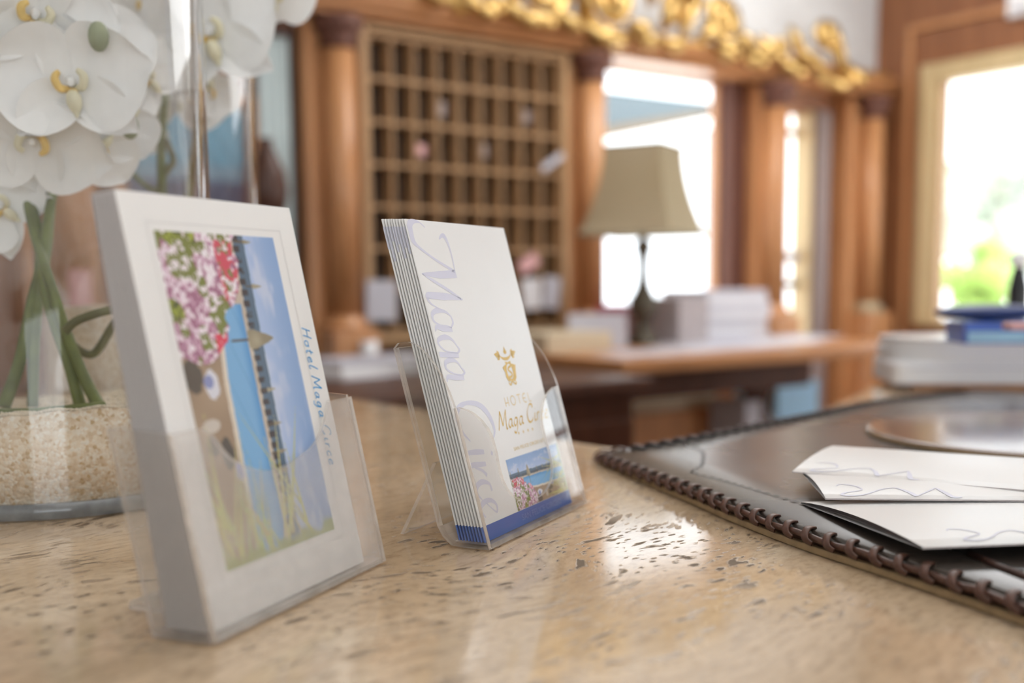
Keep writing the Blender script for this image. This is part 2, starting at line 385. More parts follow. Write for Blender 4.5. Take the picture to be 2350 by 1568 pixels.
def thing(name, label, cat, loc=(0, 0, 0), rz=0., group=None, rot=None):
    o = bpy.data.objects.new(name, None); COL.objects.link(o); o.empty_display_size = .05
    o.location = tuple(map(float, loc)); o.rotation_euler = rot if rot else (0, 0, rz)
    return tag(o, label, cat, group)
def struct(o): o['kind'] = 'structure'; return o
def copy_part(src, parent):
    c = src.copy(); COL.objects.link(c); c.parent = parent; return c
def spline(pts, n=6):
    """Catmull-Rom through points (any dimension)"""
    P = [np.array(p, float) for p in pts]
    if len(P) < 3: 
        return [tuple(P[0] + (P[-1] - P[0]) * i / n) for i in range(n + 1)]
    out = []
    for i in range(len(P) - 1):
        p0 = P[max(i - 1, 0)]; p1 = P[i]; p2 = P[i + 1]; p3 = P[min(i + 2, len(P) - 1)]
        for k in range(n):
            t = k / n; out.append(.5 * ((2 * p1) + (-p0 + p2) * t + (2 * p0 - 5 * p1 + 4 * p2 - p3) * t * t + (-p0 + 3 * p1 - 3 * p2 + p3) * t ** 3))
    out.append(P[-1]); return [tuple(p) for p in out]

# ------------------------------------------------------------------ room shell
FL = -1.05; CE = 1.85
WB = 3.0      # face of the key-cabinet wall
WA = 4.15     # face of the window wall on the right
struct(obj('floor', MB().box(-4.5, 4.6, -4.5, 3.2, FL - .1, FL), 'marble'))
struct(obj('ceiling', MB().box(-4.5, 4.6, -4.5, 3.25, CE, CE + .1), 'ceil'))
struct(obj('wall_left', MB().box(-4.6, -4.5, -4.5, 3.2, FL, CE), 'plaster'))
# front wall of the lobby behind the camera: piers and a lintel between unseen openings sized to steer the daylight
wf = MB()
for a0, a1 in ((-4.5, -3.5), (-.85, .45), (1.15, 3.5), (4.15, 4.6)): wf.box(a0, a1, -4.6, -4.5, FL, CE)
wf.box(-4.5, 4.6, -4.6, -4.5, 1.35, CE + .1)
struct(obj('wall_front', wf, 'plaster'))
for a0, a1 in ((-3.5, -.85), (.45, 1.15), (3.5, 4.15)):
    portal('daylight_front', ((a0 + a1) / 2, -4.52, (1.35 + FL) / 2), (PI / 2, 0, 0), a1 - a0, 1.35 - FL)
# back wall: timber with openings; plaster above the cornice
OPN = [(1.305, 1.415, FL, .885), (2.56, 3.30, .06, .935), (3.475, 3.745, FL, .86)]
TH = .115
wb = MB(); x = -4.5
for a0, a1, z0, z1 in OPN:
    wb.box(x, a0, WB + .03, WB + TH, FL, .95); wb.box(a0, a1, WB + .03, WB + TH, z1, .95)
    if z0 > FL: wb.box(a0, a1, WB + .03, WB + TH, FL, z0)
    x = a1
wb.box(x, 4.4, WB + .03, WB + TH, FL, .95)
wall_back = struct(obj('wall_back', wb, 'wood_wall'))
obj('plaster_panel', MB().box(-4.5, 4.4, WB + .02, WB + TH, .95, CE + .1), 'plaster_grey', wall_back, label='white plaster above the cornice')
pn = MB().box(3.25, 3.335, WB + .015, WB + TH, .06, .935)
obj('reveal_panel', pn, 'wood_red', wall_back, label='dark red-brown reveal of the opening')
# right wall with the big window
wr = MB()
W0, W1, WZ0, WZ1 = .75, 2.79, -.02, 1.045
wr.box(WA, WA + .14, W1, WB + TH, FL, CE); wr.box(WA, WA + .14, -.6, W0, FL, CE)
wr.box(WA, WA + .14, W0, W1, FL, WZ0); wr.box(WA, WA + .14, W0, W1, WZ1, CE)
wr.box(WA, WA + .14, -4.5, -3.4, FL, CE); wr.box(WA, WA + .14, -3.4, -.6, .70, CE)  # lintel over an unseen side opening, lowered to cut its daylight
wall_right = struct(obj('wall_right', wr, 'wood_wall'))
for z0, z1, y0, y1 in ((1.19, 1.215, -.5, 2.84), (-.62, -.595, .6, 2.9), (-.10, -.075, .6, 2.9)):
    obj('moulding', MB().box(WA - .018, WA, y0, y1, z0, z1), 'wood', wall_right, bevel=.006)
obj('moulding', MB().box(WA - .018, WA, 2.84, 2.865, -.1, 1.215), 'wood', wall_right, bevel=.006)
fr = .075
wd = struct(obj('window_1', MB().box(WA - .03, WA + .06, W1 - fr, W1, WZ0, WZ1).box(WA - .03, WA + .06, W0, W0 + fr, WZ0, WZ1).box(WA - .03, WA + .06, W0 + fr, W1 - fr, WZ1 - fr, WZ1).box(WA - .03, WA + .06, W0 + fr, W1 - fr, WZ0, WZ0 + .025), 'wood_frame', bevel=.008))
obj('bead', MB().box(WA - .005, WA + .05, W1 - fr - .018, W1 - fr, WZ0 + .025, WZ1 - fr), 'wood_pale', wd)
obj('pane', MB().box(WA + .03, WA + .034, W0 + fr, W1 - fr - .018, WZ0 + .025, WZ1 - fr), 'glass', wd)
portal('daylight_window', (WA + .02, (W0 + W1) / 2, (WZ0 + WZ1) / 2), (0, -PI / 2, 0), WZ1 - WZ0, W1 - W0)
portal('daylight_side', (WA + .02, -2.0, (.70 + FL) / 2), (0, -PI / 2, 0), .70 - FL, 2.8)
struct(obj('floor_exterior', MB().box(4.6, 40, -30, 40, FL - .45, FL - .35).box(-30, 4.6, 3.3, 40, FL - .45, FL - .35), 'paving'))
# opening between the pilasters and its awning outside
w2 = struct(obj('window_2', MB().box(2.56, 2.57, WB + .075, WB + TH, .06, .935).box(3.238, 3.25, WB + .075, WB + TH, .06, .935).box(2.57, 3.238, WB + .075, WB + TH, .925, .935).box(2.53, 3.32, WB - .01, WB + TH + .02, .03, .06), 'wood', bevel=.003))
obj('pane', MB().box(2.57, 3.238, WB + .09, WB + .094, .06, .925), 'glass', w2)
# narrow glazed door beside the third pilaster
d1 = struct(obj('door_1', MB().box(3.475, 3.479, WB + .07, WB + .11, FL, .86).box(3.479, 3.735, WB + .07, WB + .11, .85, .86), 'wood'))
for z0, z1, mt in ((.765, .79, 'wood_pale'), (.25, .29, 'greywhite'), (.14, .17, 'oatmeal'), (-.36, -.34, 'wood_pale'), (-.75, -.69, 'pink')):
    obj('crossbar', MB().box(3.479, 3.735, WB + .08, WB + .105, z0, z1), mt, d1)
obj('pane', MB().box(3.479, 3.735, WB + .09, WB + .094, FL, .85), 'glass', d1)
obj('jamb', MB().box(3.735, 3.748, WB + .02, WB + TH, FL, .86), 'wood_frame', d1, label='khaki painted jamb')
obj('jamb', MB().box(3.755, 3.815, WB - .01, WB + .05, FL, .86), plain('grey_strip', (.26, .20, .19), .5), d1, label='grey strip')
# pale curtained door at the left
d2 = struct(obj('door_2', MB().box(1.285, 1.305, WB - .01, WB + .12, FL, .90).box(1.415, 1.43, WB + .0, WB + .12, FL, .90).box(1.305, 1.415, WB - .01, WB + .12, .87, .90), 'wood_dark'))
cu = MB(); nn = 12
for i in range(nn + 1):
    a = 1.305 + .11 * i / nn; yy = WB + .09 + .012 * math.sin(i * 2.1)
    cu.v += [(a, yy - .075, FL), (a, yy - .075, .87)]
for i in range(nn): cu.f.append((2 * i, 2 * i + 2, 2 * i + 3, 2 * i + 1)); cu.mi.append(0); cu.sm.append(True)
obj('curtain', cu, 'teal_pale', d2, label='pale blue-green curtain')

# pilasters with round shafts, caps and bases
def pilaster(n, a0, a1):
    base = struct(obj('trim_%d' % n, MB().box(a0, a1, WB - .045, WB + .03, FL, .925), 'wood', bevel=.004))
    c = a0 + (a1 - a0) * .55; y = WB - .075
    obj('shaft', MB().lathe([(.047, .065), (.047, .84)], 24, (c, y, 0)), 'wood', base)
    obj('capital', MB().lathe([(.047, .835), (.056, .842), (.056, .852), (.050, .858), (.052, .87), (.072, .895), (.072, .925)], 24, (c, y, 0)), 'wood_red', base, label='dark turned capital')
    obj('shaft_base', MB().lathe([(.068, .035), (.070, .045), (.066, .055), (.055, .06), (.054, .072), (.047, .078)], 24, (c, y, 0)), 'brass' if n == 4 else 'wood', base)
    obj('pedestal', MB().box(c - .075, c + .075, WB - .15, WB - .045, FL, .035), 'wood', base, bevel=.004)
    return base
pilaster(1, 1.435, 1.60)
pilaster(2, 2.385, 2.545)
pilaster(3, 3.335, 3.465)
pilaster(4, 3.89, 4.10)
pilaster(5, .66, .84)
# cornice beam
cor = struct(obj('trim_6', MB().prism([(2.98, .932), (2.915, .932), (2.915, .945), (2.895, .955), (2.895, .972), (2.88, .98), (2.88, 1.002), (3.02, 1.002), (3.02, .932)], -.6, 4.12, lambda p, d: (d, p[0], p[1]), 0, 0), 'wood_x'))

# ------------------------------------------------------------------ gilded carving on the cornice
gc = thing('gilded_carving', 'gilded carved crest of scrolls and leaves on top of the timber cornice', 'carving', (2.9, 2.9, 1.004))
G0 = Vector((2.9, 2.9, .99))
def gspiral(c, r, turns, rad, start, flip=1):
    pts = []; rs = []
    n = int(22 * turns)
    for i in range(n + 1):
        t = i / n; q = start + flip * t * turns * 2 * PI; rr = r * (1 - .86 * t)
        pts.append((c[0] + rr * math.cos(q) - G0.x, c[1] + .012 * math.sin(9 * t) - G0.y + .015 * t * -1, c[2] + rr * math.sin(q) - G0.z)); rs.append(rad * (1.15 - .55 * t))
    return MB().tube(pts, rs, 8).ball(pts[-1], rad * 1.2, 10, 6)
def gleaf(p, q, wd):
    """a curled acanthus lobe from p to q in the wall plane"""
    p = Vector(p) - G0; q = Vector(q) - G0; m = MB(); n = 8; d = q - p; side = Vector((-d.z, 0, d.x)).normalized()
    pts = []; rs = []
    for i in range(n + 1):
        t = i / n; pts.append(tuple(p + d * t + side * (.22 * d.length * math.sin(PI * t)) + Vector((0, -.035 * math.sin(PI * t), 0)))); rs.append(wd * (math.sin(PI * (.12 + .82 * t)) ** .7) * .5)
    m.tube(pts, rs, 8)
    return m
yb = 2.885
for (u, v, rpx, st, fl) in ((1655, 55, 52, -.5, 1), (1395, 10, 78, -1.5, -1), (1897, 95, 36, 0., 1), (1240, -25, 80, -1.2, 1), (1060, -35, 62, -1.5, -1), (1540, 20, 48, 2.2, -1), (1785, 120, 26, .4, -1), (940, -45, 40, -1, 1)):
    p = onb(u, v, yb); r = rpx / F * (MM.T @ (p - OO))[2]
    obj('scroll', gspiral(p, r, 1.7, .022 * (rpx / 50) ** .5, st, fl), 'gold', gc)
for (u0, v0, u1, v1, wpx) in ((1990, 185, 1900, 110, 40), (1960, 175, 1860, 160, 46), (1880, 150, 1830, 120, 40), (1835, 145, 1812, 70, 40), (1800, 140, 1740, 90, 42), (1765, 130, 1725, 115, 40), (1725, 120, 1690, 80, 40), (1560, 105, 1620, 10, 36), (1600, 100, 1650, 110, 40), (1520, 80, 1545, 20, 40), (1480, 80, 1440, 60, 46), (1445, 85, 1330, 60, 42), (1330, 70, 1270, 35, 44), (1275, 55, 1200, 30, 40), (1210, 45, 1140, 5, 40), (1150, 40, 1110, 0, 36), (1100, 20, 1040, -5, 40), (1020, 8, 960, -20, 36), (1935, 170, 1915, 60, 30), (1500, 95, 1455, 95, 40), (1560, 108, 1515, 100, 38), (1400, 82, 1360, 78, 40), (1230, 52, 1180, 45, 40), (1130, 35, 1080, 25, 38), (1840, 165, 1790, 150, 44), (1680, 130, 1640, 118, 42), (1750, 145, 1705, 135, 40), (1975, 195, 1935, 150, 44), (1885, 120, 1905, 60, 34), (1650, 95, 1610, 60, 40), (1420, 60, 1405, -20, 44), (1350, 50, 1340, -40, 44), (1180, 15, 1170, -50, 44), (1600, 20, 1560, -40, 50), (1490, 20, 1500, -50, 44), (1320, 0, 1300, -60, 44), (1700, 100, 1640, 95, 34)):
    p = onb(u0, v0, yb); q = onb(u1, v1, yb)
    obj('leaf', gleaf(p, q, wpx / F * 3.3), 'gold', gc)
rail = MB().box(1.5 - G0.x, 4.08 - G0.x, -.015, .06, 0, .018)
obj('base_rail', rail, 'gold', gc, bevel=.006)

# ------------------------------------------------------------------ key cabinet
K0, K1, KR = 1.632, 2.352, 7
cw = (K1 - K0) / 9; rh = .1245; ztop = .897
kc = thing('key_cabinet', 'oak pigeonhole rack of nine columns for room keys on the timber wall', 'key rack', (K0, WB, ztop - KR * rh))
kl = Vector((K0, WB, ztop - KR * rh)); Hh = KR * rh; Wd = K1 - K0
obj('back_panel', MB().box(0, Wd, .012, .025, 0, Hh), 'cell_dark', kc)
th = .008; dp = .056
pitchw = Wd / 9
dm_ = MB().box(-th / 2, th / 2, -dp, .012, 0, Hh)
d0 = obj('divider', dm_, 'wood_pale', kc)
for i in range(1, 10):
    c = copy_part(d0, kc); c.location = (i * pitchw, 0, 0)
s0 = obj('shelf', MB().box(0, Wd, -dp - .001, .012, -.005, .005), 'wood_pale', kc)
for i in range(1, KR + 1):
    c = copy_part(s0, kc); c.location = (0, 0, i * rh)
obj('frame', MB().box(-.032, -th / 2, -dp - .012, .025, -.04, Hh + .028).box(Wd + th / 2, Wd + .032, -dp - .012, .025, -.04, Hh + .028).box(-th / 2, Wd + th / 2, -dp - .012, .025, Hh + .012, Hh + .028).box(-th / 2, Wd + th / 2, -dp - .012, .025, -.04, -.012), 'wood_pale', kc, bevel=.003)
# papers and tags lying in the pigeonholes
def card(name, u, v, wpx, hpx, b, mat, label, cat, tilt=0., thick=.004, yawz=0., group=None):
    p = onb(u, v, b); k = (MM.T @ (p - OO))[2] / F; W, Hq = wpx * k * 1.18, hpx * k
    o = obj(name, MB().box(-W / 2, W / 2, -thick / 2, thick / 2, -Hq / 2, Hq / 2), mat, loc=p, rot=(0, tilt, yawz), bevel=.0008)
    return tag(o, label, cat, group)
card('envelope', 874, 690, 66, 92, 2.93, 'greywhite', 'large white envelope standing in the lower left pigeonholes', 'envelope', .03, .012)
card('envelope', 1265, 672, 38, 72, 2.93, 'greywhite', 'narrow white envelope standing at the lower right end of the rack', 'envelope', .12, .01)
card('envelope', 1219, 675, 44, 70, 2.93, 'white_warm', 'short grey-white envelope left of the narrow one in the rack', 'envelope', -.05, .01)
card('paper_slip', 1268, 372, 60, 16, 2.91, 'greywhite', 'white paper slip sticking out slantwise at the right edge of the rack', 'paper', -.55, .004)
card('pink_note', 1213, 605, 46, 30, 2.92, 'pink', 'pink folded note lying in a lower pigeonhole', 'note', -.5, .01)
card('key_tag', 964, 345, 22, 24, 2.955, 'pink', 'small pinkish key tag hanging in a fourth-row pigeonhole', 'key tag', .1, .008)
card('key_tag', 1011, 250, 20, 34, 2.99, 'mauve', 'grey key tag in the second-row pigeonhole near the rack middle', 'key tag', 0, .008)
card('key_tag', 1107, 345, 20, 32, 2.99, 'mauve', 'grey key tag right of centre in the fourth row', 'key tag', 0, .008)
card('key_tag', 1208, 268, 18, 30, 2.99, 'mauve', 'grey key tag in the second row near the right end', 'key tag', 0, .008)

# ------------------------------------------------------------------ writing desk and what stands on it
ZD = -.03
desk = thing('console_desk', 'dark walnut writing desk with rounded end and turned pedestal leg', 'desk', (2.6, 2.45, FL))
D0 = Vector((2.6, 2.45, FL))
top = [(1.87, 2.09), (2.62, 2.085)] + [(2.78 + .42 * math.cos(q), 2.47 + .385 * math.sin(q)) for q in np.linspace(-PI / 2, PI / 2, 16)] + [(1.87, 2.855)]
obj('desk_top', MB().prism(top, ZD - .036, ZD, lambda p, d: (p[0] - D0.x, p[1] - D0.y, d - D0.z), 0, 0), 'wood_x', desk, bevel=.006)
obj('end_panel', MB().box(1.875 - D0.x, 1.915 - D0.x, 2.10 - D0.y, 2.84 - D0.y, 0, ZD - .036 - FL), 'wood_dark', desk, bevel=.003)
obj('apron', MB().box(1.915 - D0.x, 2.70 - D0.x, 2.17 - D0.y, 2.19 - D0.y, ZD - .115 - FL, ZD - .036 - FL), 'wood_dark', desk)
pz = ZD - .036
leg = [(.03, pz), (.075, pz - .015), (.075, pz - .04), (.055, pz - .06), (.05, pz - .12), (.035, pz - .16), (.04, pz - .19), (.065, pz - .24), (.085, pz - .32), (.08, pz - .40), (.05, pz - .48), (.04, pz - .56), (.06, pz - .62), (.06, pz - .7), (.19, pz - .8), (.2, FL + .0)]
obj('leg', MB().lathe([(r, z - FL) for r, z in leg[::-1]], 24, (2.78 - D0.x, 2.45 - D0.y, 0)), 'wood_dark', desk)
# under the desk
def crate(name, c0, c1, mat, label, cat, **k):
    return tag(obj(name, MB().box(*c0, *c1), mat, bevel=k.get('bevel', .004)), label, cat, k.get('group'))
def boxat(name, a0, a1, b0, b1, z0, z1, mat, label, cat, bevel=.003, group=None):
    cx, cy = (a0 + a1) / 2, (b0 + b1) / 2
    o = obj(name, MB().box(a0 - cx, a1 - cx, b0 - cy, b1 - cy, 0, z1 - z0), mat, loc=(cx, cy, z0), bevel=bevel); return tag(o, label, cat, group)
cab = thing('drawer_unit', 'pale two-drawer unit with orange-brown front under the desk', 'drawers', (2.32, 2.62, FL))
obj('body', MB().box(-.30, .30, -.14, .14, 0, .95), 'cream', cab, bevel=.004)
for k in range(2):
    dr = obj('drawer', MB().box(-.29, .29, -.158, -.14, .06 + k * .40, .42 + k * .40), 'wood', cab, bevel=.004)
    obj('handle', MB().tube([(-.05, -.158, .26 + k * .40), (-.05, -.18, .26 + k * .40), (.05, -.18, .26 + k * .40), (.05, -.158, .26 + k * .40)], .005, 6), 'brass', dr)
boxat('waste_basket', 3.0, 3.22, 2.55, 2.75, FL, -.185, 'bluepale', 'light blue square bin standing behind the turned desk leg', 'bin')
boxat('ring_binder', 2.56, 2.63, 2.3, 2.45, FL, -.20, 'greywhite', 'blue-grey binder standing on the floor left of the turned leg', 'binder')

# lamp
LP = onz(1475, 792, ZD)
lamp = thing('table_lamp', 'bronze table lamp with a flared square olive shade on the desk', 'lamp', LP, 0)
k = .00138
prof = [(.050, 0), (.060, .004), (.058, .014), (.040, .024), (.030, .045), (.022, .062), (.020, .075), (.030, .085), (.043, .105), (.046, .125), (.040, .150), (.026, .175), (.018, .205), (.016, .240), (.018, .275), (.026, .300), (.030, .312), (.022, .325), (.012, .335), (.012, .36)]
obj('base', MB().lathe(prof, 28), 'bronze', lamp)
obj('stem', MB().lathe([(.006, .36), (.006, .56)], 10), 'bronze', lamp)
z0s, z1s = .345, .615; hb, ht = .152, .094
sh = MB(); ns, seg = 10, 4
ring = []
for i in range(ns + 1):
    t = i / ns; h = ht + (hb - ht) * (1 - t) ** 1.9; z = z0s + (z1s - z0s) * t
    for s_ in range(4):
        c0 = [(-1, -1), (1, -1), (1, 1), (-1, 1)][s_]; c1 = [(-1, -1), (1, -1), (1, 1), (-1, 1)][(s_ + 1) % 4]
        for j in range(seg):
            f_ = j / seg; sh.v.append(((c0[0] + (c1[0] - c0[0]) * f_) * h, (c0[1] + (c1[1] - c0[1]) * f_) * h, z))
nr = 4 * seg
for i in range(ns):
    for j in range(nr): sh.f.append((i * nr + j, i * nr + (j + 1) % nr, (i + 1) * nr + (j + 1) % nr, (i + 1) * nr + j)); sh.mi.append(0); sh.sm.append(False)
va = math.atan2(LP[1], LP[0])
RZ = va - PI - math.radians(23)  # left face turned towards the viewer
shd = obj('shade', sh, 'shade', lamp, rot=(0, 0, RZ))
for zz, h in ((z0s, hb), (z1s, ht)):
    obj('edging', MB().tube([(-h, -h, zz), (h, -h, zz), (h, h, zz), (-h, h, zz)], .004, 6, closed=True), 'shade_trim', shd)
obj('spider', MB().tube([(-ht, 0, .60), (ht, 0, .60)], .002, 5), 'bronze', lamp, rot=(0, 0, RZ))
obj('spider', MB().tube([(0, -ht, .60), (0, ht, .60)], .002, 5), 'bronze', lamp, rot=(0, 0, RZ))

# papers on the desk
for i in range(7):
    boxat('paper_ream', 2.66 + .005 * math.sin(i * 2.3), 2.96 + .006 * math.cos(i * 1.7), 2.56 + .006 * math.sin(i * 1.3), 2.78, ZD + .0 + i * .0245, ZD + .0235 + i * .0245, 'white_warm' if i % 2 else 'greywhite', ['lowest thick white ream of the paper stack on the desk', 'second ream from the bottom of the paper stack on the desk', 'third ream from the bottom of the paper stack on the desk', 'middle ream of the white paper stack on the desk', 'third ream from the top of the paper stack on the desk', 'ream just under the top one of the paper stack on the desk', 'topmost ream of the white paper stack on the desk'][i], 'paper', .002, 'reams in the paper stack on the desk')
boxat('file_box', 2.50, 2.635, 2.53, 2.77, ZD, ZD + .148, 'mauve', 'mauve-grey file box standing between lamp and paper stack', 'box')
pc = onz(1372, 800, ZD)
o = obj('table_card', MB().prism([(-.09, 0), (.09, 0), (.088, .105), (-.088, .105)], -.002, .002, lambda p, d: (p[0], d + p[1] * .25, p[1]), 0, 0), 'greywhite', loc=(pc[0], pc[1], ZD), rot=(0, 0, -.62)); tag(o, 'white card standing upright on the desk left of the lamp', 'card')
p = onz(1440, 782, ZD); cup = thing('cup', 'small white cup beside the foot of the lamp', 'cup', p)
obj('body', MB().lathe([(.018, 0), (.026, .012), (.03, .05), (.028, .05), (.024, .014), (.0, .006)], 20, close=False), 'white', cup)
obj('handle', MB().tube([(.027, 0, .042), (.045, 0, .038), (.046, 0, .02), (.026, 0, .014)], .004, 6), 'white', cup)
ra_ = onb(1412, 705, 2.80)[0]
boxat('red_folder', ra_ - .07, ra_ + .05, 2.79, 2.82, ZD, ZD + .125, 'red', 'crimson folder standing at the desk back behind the lamp', 'folder')
boxat('cream_box', 1.90, 2.14, 2.44, 2.72, ZD, ZD + .055, 'cream', 'low cream box at the left end of the desk', 'box')
def sheet(u, v, L_, W_, rz, label, z=ZD, mat='greywhite', i=0):
    p = onz(u, v, z); m = MB().box(-L_ / 2, L_ / 2, -W_ / 2, W_ / 2, 0, .0022)
    return tag(obj('paper_sheet', m, mat, loc=(p[0], p[1], z + .0004 * i), rot=(0, 0, rz)), label, 'paper')
sheet(1462, 812, .21, .15, .05, 'white sheet on the front left corner of the desk')
sheet(1610, 800, .30, .18, .1, 'white sheet in the middle of the desk front')
sheet(1720, 796, .25, .16, -.15, 'white sheet right of the middle on the desk', i=2)
sheet(1560, 790, .3, .21, -.3, 'white sheet in front of the grey file box', i=1)
sheet(1660, 785, .3, .21, .5, 'white sheet in front of the paper stack', i=3)
sheet(1775, 785, .28, .2, -.5, 'white sheet between the stack and the rounded end', i=1, mat='white_warm')
sheet(1835, 775, .30, .21, .3, 'white sheet on the rounded end of the desk')

# low sideboard left of the desk
sb = thing('sideboard', 'dark low sideboard under the key rack with papers on it', 'cabinet', (1.05, 2.32, FL))
ZS = -.055
obj('body', MB().box(-.68, .70, -.40, .40, 0, ZS - .03 - FL), 'wood_dark', sb, bevel=.004)
obj('worktop', MB().box(-.70, .74, -.43, .42, ZS - .03 - FL, ZS - FL), 'wood_dark', sb, bevel=.005)
for i in range(3):
    dd = obj('door', MB().box(-.66 + i * .455, -.22 + i * .455, -.415, -.40, .08, .90), 'wood_dark', sb, bevel=.004)
    obj('knob', MB().ball((-.27 + i * .455, -.425, .55), .014), 'brass', dd)
p = onz(862, 862, ZS)
for i in range(3):
    tag(obj('paper_pile', MB().box(-.17, .17, -.11, .11, 0, .013), ['white_warm', 'paper', 'greywhite'][i], loc=(p[0] + .02 * i, p[1] + .07, ZS + i * .0132), rot=(0, 0, .3 - .12 * i)), ['lowest white pad in the pile on the sideboard', 'middle white pad in the pile on the sideboard', 'top white pad in the pile on the sideboard'][i], 'paper', 'pads piled on the sideboard')
p = onz(848, 830, ZS)
o = thing('white_cup', 'white beaker behind the pile of pads on the sideboard', 'cup', p); obj('body', MB().lathe([(.022, 0), (.027, .06), (.025, .06), (.02, .004)], 20, close=False), 'white', o)
# bottles and a pink paper on the sideboard seen through the vases
for (u, hh, r, mt, lb, v) in ((140, .30, .032, 'white', 'tall white bottle on the sideboard, leftmost of the three', 800), (178, .33, .024, 'bluepale', 'slim pale blue bottle on the sideboard, middle of the three', 805), (222, .36, .030, 'white', 'tall white bottle on the sideboard, rightmost of the three', 798)):
    p = onz(u, v, ZS); b = thing('bottle', lb, 'bottle', p, 0, None)
    obj('body', MB().lathe([(r * .9, 0), (r, .01), (r, hh * .6), (r * .45, hh * .75), (r * .4, hh * .93)], 18), mt, b); obj('cap', MB().lathe([(r * .48, hh * .93), (r * .48, hh)], 14), 'white', b)
o = card('pink_leaflet', 172, 440, 46, 90, 2.6, 'pink', 'pink leaflet standing behind the bottles on the sideboard', 'leaflet', 0, .004); o.location.z = ZS + .2; 
o.data = MB().box(-.025, .025, -.002, .002, -.2, .06).mesh('pink_leaflet'); o.data.materials.append(M['pink'])
# seascape picture on the wall
pp = onb(430, 365, WB)
pic = thing('wall_picture', 'blue seascape picture in a wooden frame on the wall behind the vases', 'picture', (pp[0], WB + .02, pp[2]))
pw, ph = .17, .15
n1, n2 = 40, 30; pm = MB()
cols = []
for j in range(n2 + 1):
    for i in range(n1 + 1):
        pm.v.append((-pw + 2 * pw * i / n1, -.02, -ph + 2 * ph * j / n2)); t = j / n2
        c = np.array([.14, .36, .52]) if t > .45 else (np.array([.20, .33, .45]) if t > .33 else np.array([.06, .07, .16])); cols.append(c * (1 + .12 * math.sin(i * .9 + j * .7)))
for j in range(n2):
    for i in range(n1): pm.f.append((j * (n1 + 1) + i, j * (n1 + 1) + i + 1, (j + 1) * (n1 + 1) + i + 1, (j + 1) * (n1 + 1) + i)); pm.mi.append(0); pm.sm.append(False)
def set_cols(o, cols):
    ca = o.data.color_attributes.new('print', 'FLOAT_COLOR', 'POINT'); a = np.ones((len(cols), 4), np.float32); a[:, :3] = np.clip(np.array(cols), 0, 1); ca.data.foreach_set('color', a.ravel())
o = obj('painting', pm, 'print', pic); set_cols(o, cols)
obj('frame', MB().box(-pw - .03, -pw, -.035, .01, -ph - .03, ph + .03).box(pw, pw + .03, -.035, .01, -ph - .03, ph + .03).box(-pw, pw, -.035, .01, ph, ph + .03).box(-pw, pw, -.035, .01, -ph - .03, -ph), 'wood', pic, bevel=.004)
# dark jar in front of the curtain
p = onb(612, 400, 2.85); jz = p[2] - .12
st = thing('plant_stand', 'slim dark stand in front of the curtained door', 'stand', (p[0], p[1], FL))
obj('pole', MB().lathe([(.05, 0), (.05, .02), (.02, .04), (.016, jz - FL - .03), (.05, jz - FL - .02), (.05, jz - FL)], 18), 'wood_dark', st)
o = thing('dark_jar', 'dark brown rounded jar on the stand by the curtained door', 'jar', (p[0], p[1], jz))
obj('body', MB().lathe([(.03, 0), (.05, .03), (.058, .08), (.05, .13), (.03, .17), (.018, .20), (.02, .215)], 20), 'wood_dark', o)

# ------------------------------------------------------------------ outside
aw = thing('awning', 'blue-grey awning with tan edge board outside the opening between pilasters', 'awning', onb(1500, 260, 4.6))
A0 = Vector(onb(1500, 260, 4.6)); 
def awp(u, v, d=0): return tuple(Vector(onb(u, v, 4.6)) + Vector((0, d, 0)) - A0)
m = MB(); P = [(1290, 195), (1660, 238), (1660, 247), (1290, 308)]
m.add([awp(*q) for q in P] + [awp(*q, .5) for q in P], [(0, 1, 2, 3), (7, 6, 5, 4), (0, 4, 5, 1), (1, 5, 6, 2), (2, 6, 7, 3), (3, 7, 4, 0)]); obj('canvas', m, 'awning', aw)
m = MB(); P = [(1290, 308), (1660, 247), (1660, 264), (1290, 338)]
m.add([awp(*q, -.02) for q in P] + [awp(*q, .5) for q in P], [(0, 1, 2, 3), (7, 6, 5, 4), (0, 4, 5, 1), (1, 5, 6, 2), (2, 6, 7, 3), (3, 7, 4, 0)]); obj('edge_board', m, 'oatmeal', aw)
obj('post', MB().box(-1.3, -1.2, .2, .3, FL - .35 - A0.z, .05), 'greywhite', aw)
obj('post', MB().box(.72, .80, .2, .3, FL - .35 - A0.z, 0), 'greywhite', aw)
def shrub(u, v, d, r, mat, label, name='shrub', group=None, trunk=False):
    p = dep(u, v, d); t = thing(name, label, 'tree' if trunk else 'bush', (p[0], p[1], FL - .35))
    m = MB(); hz = p[2] - (FL - .35)
    for i in range(26):
        q = Vector((rng.normal(), rng.normal(), rng.normal() * .8)).normalized() * r * .75
        m.ball((q.x, q.y, hz + q.z), r * rng.uniform(.28, .45), 7, 5)
    obj('crown' if trunk else 'foliage', m, mat, t)
    obj('trunk' if trunk else 'stem', MB().tube([(0, 0, 0), (.02, 0, hz * .5), (0, 0, hz)], r * .08, 8), 'bark', t)
shrub(2255, 640, 9, .30, 'hedge', 'bright green clipped shrub seen low through the right window')
shrub(2300, 520, 16, .75, 'foliage', 'grey-green tree seen through the right window, nearest the right edge', 'tree', trunk=True)
shrub(2205, 505, 18, .62, 'foliage', 'small grey-green tree farther left through the right window', 'tree', trunk=True)
shrub(2190, 400, 22, .30, 'foliage', 'thin dark treetop high in the right window', 'tree', trunk=True)
shrub(2420, 420, 12, .7, 'foliage', 'broad tree partly beyond the right picture edge', 'tree', trunk=True)

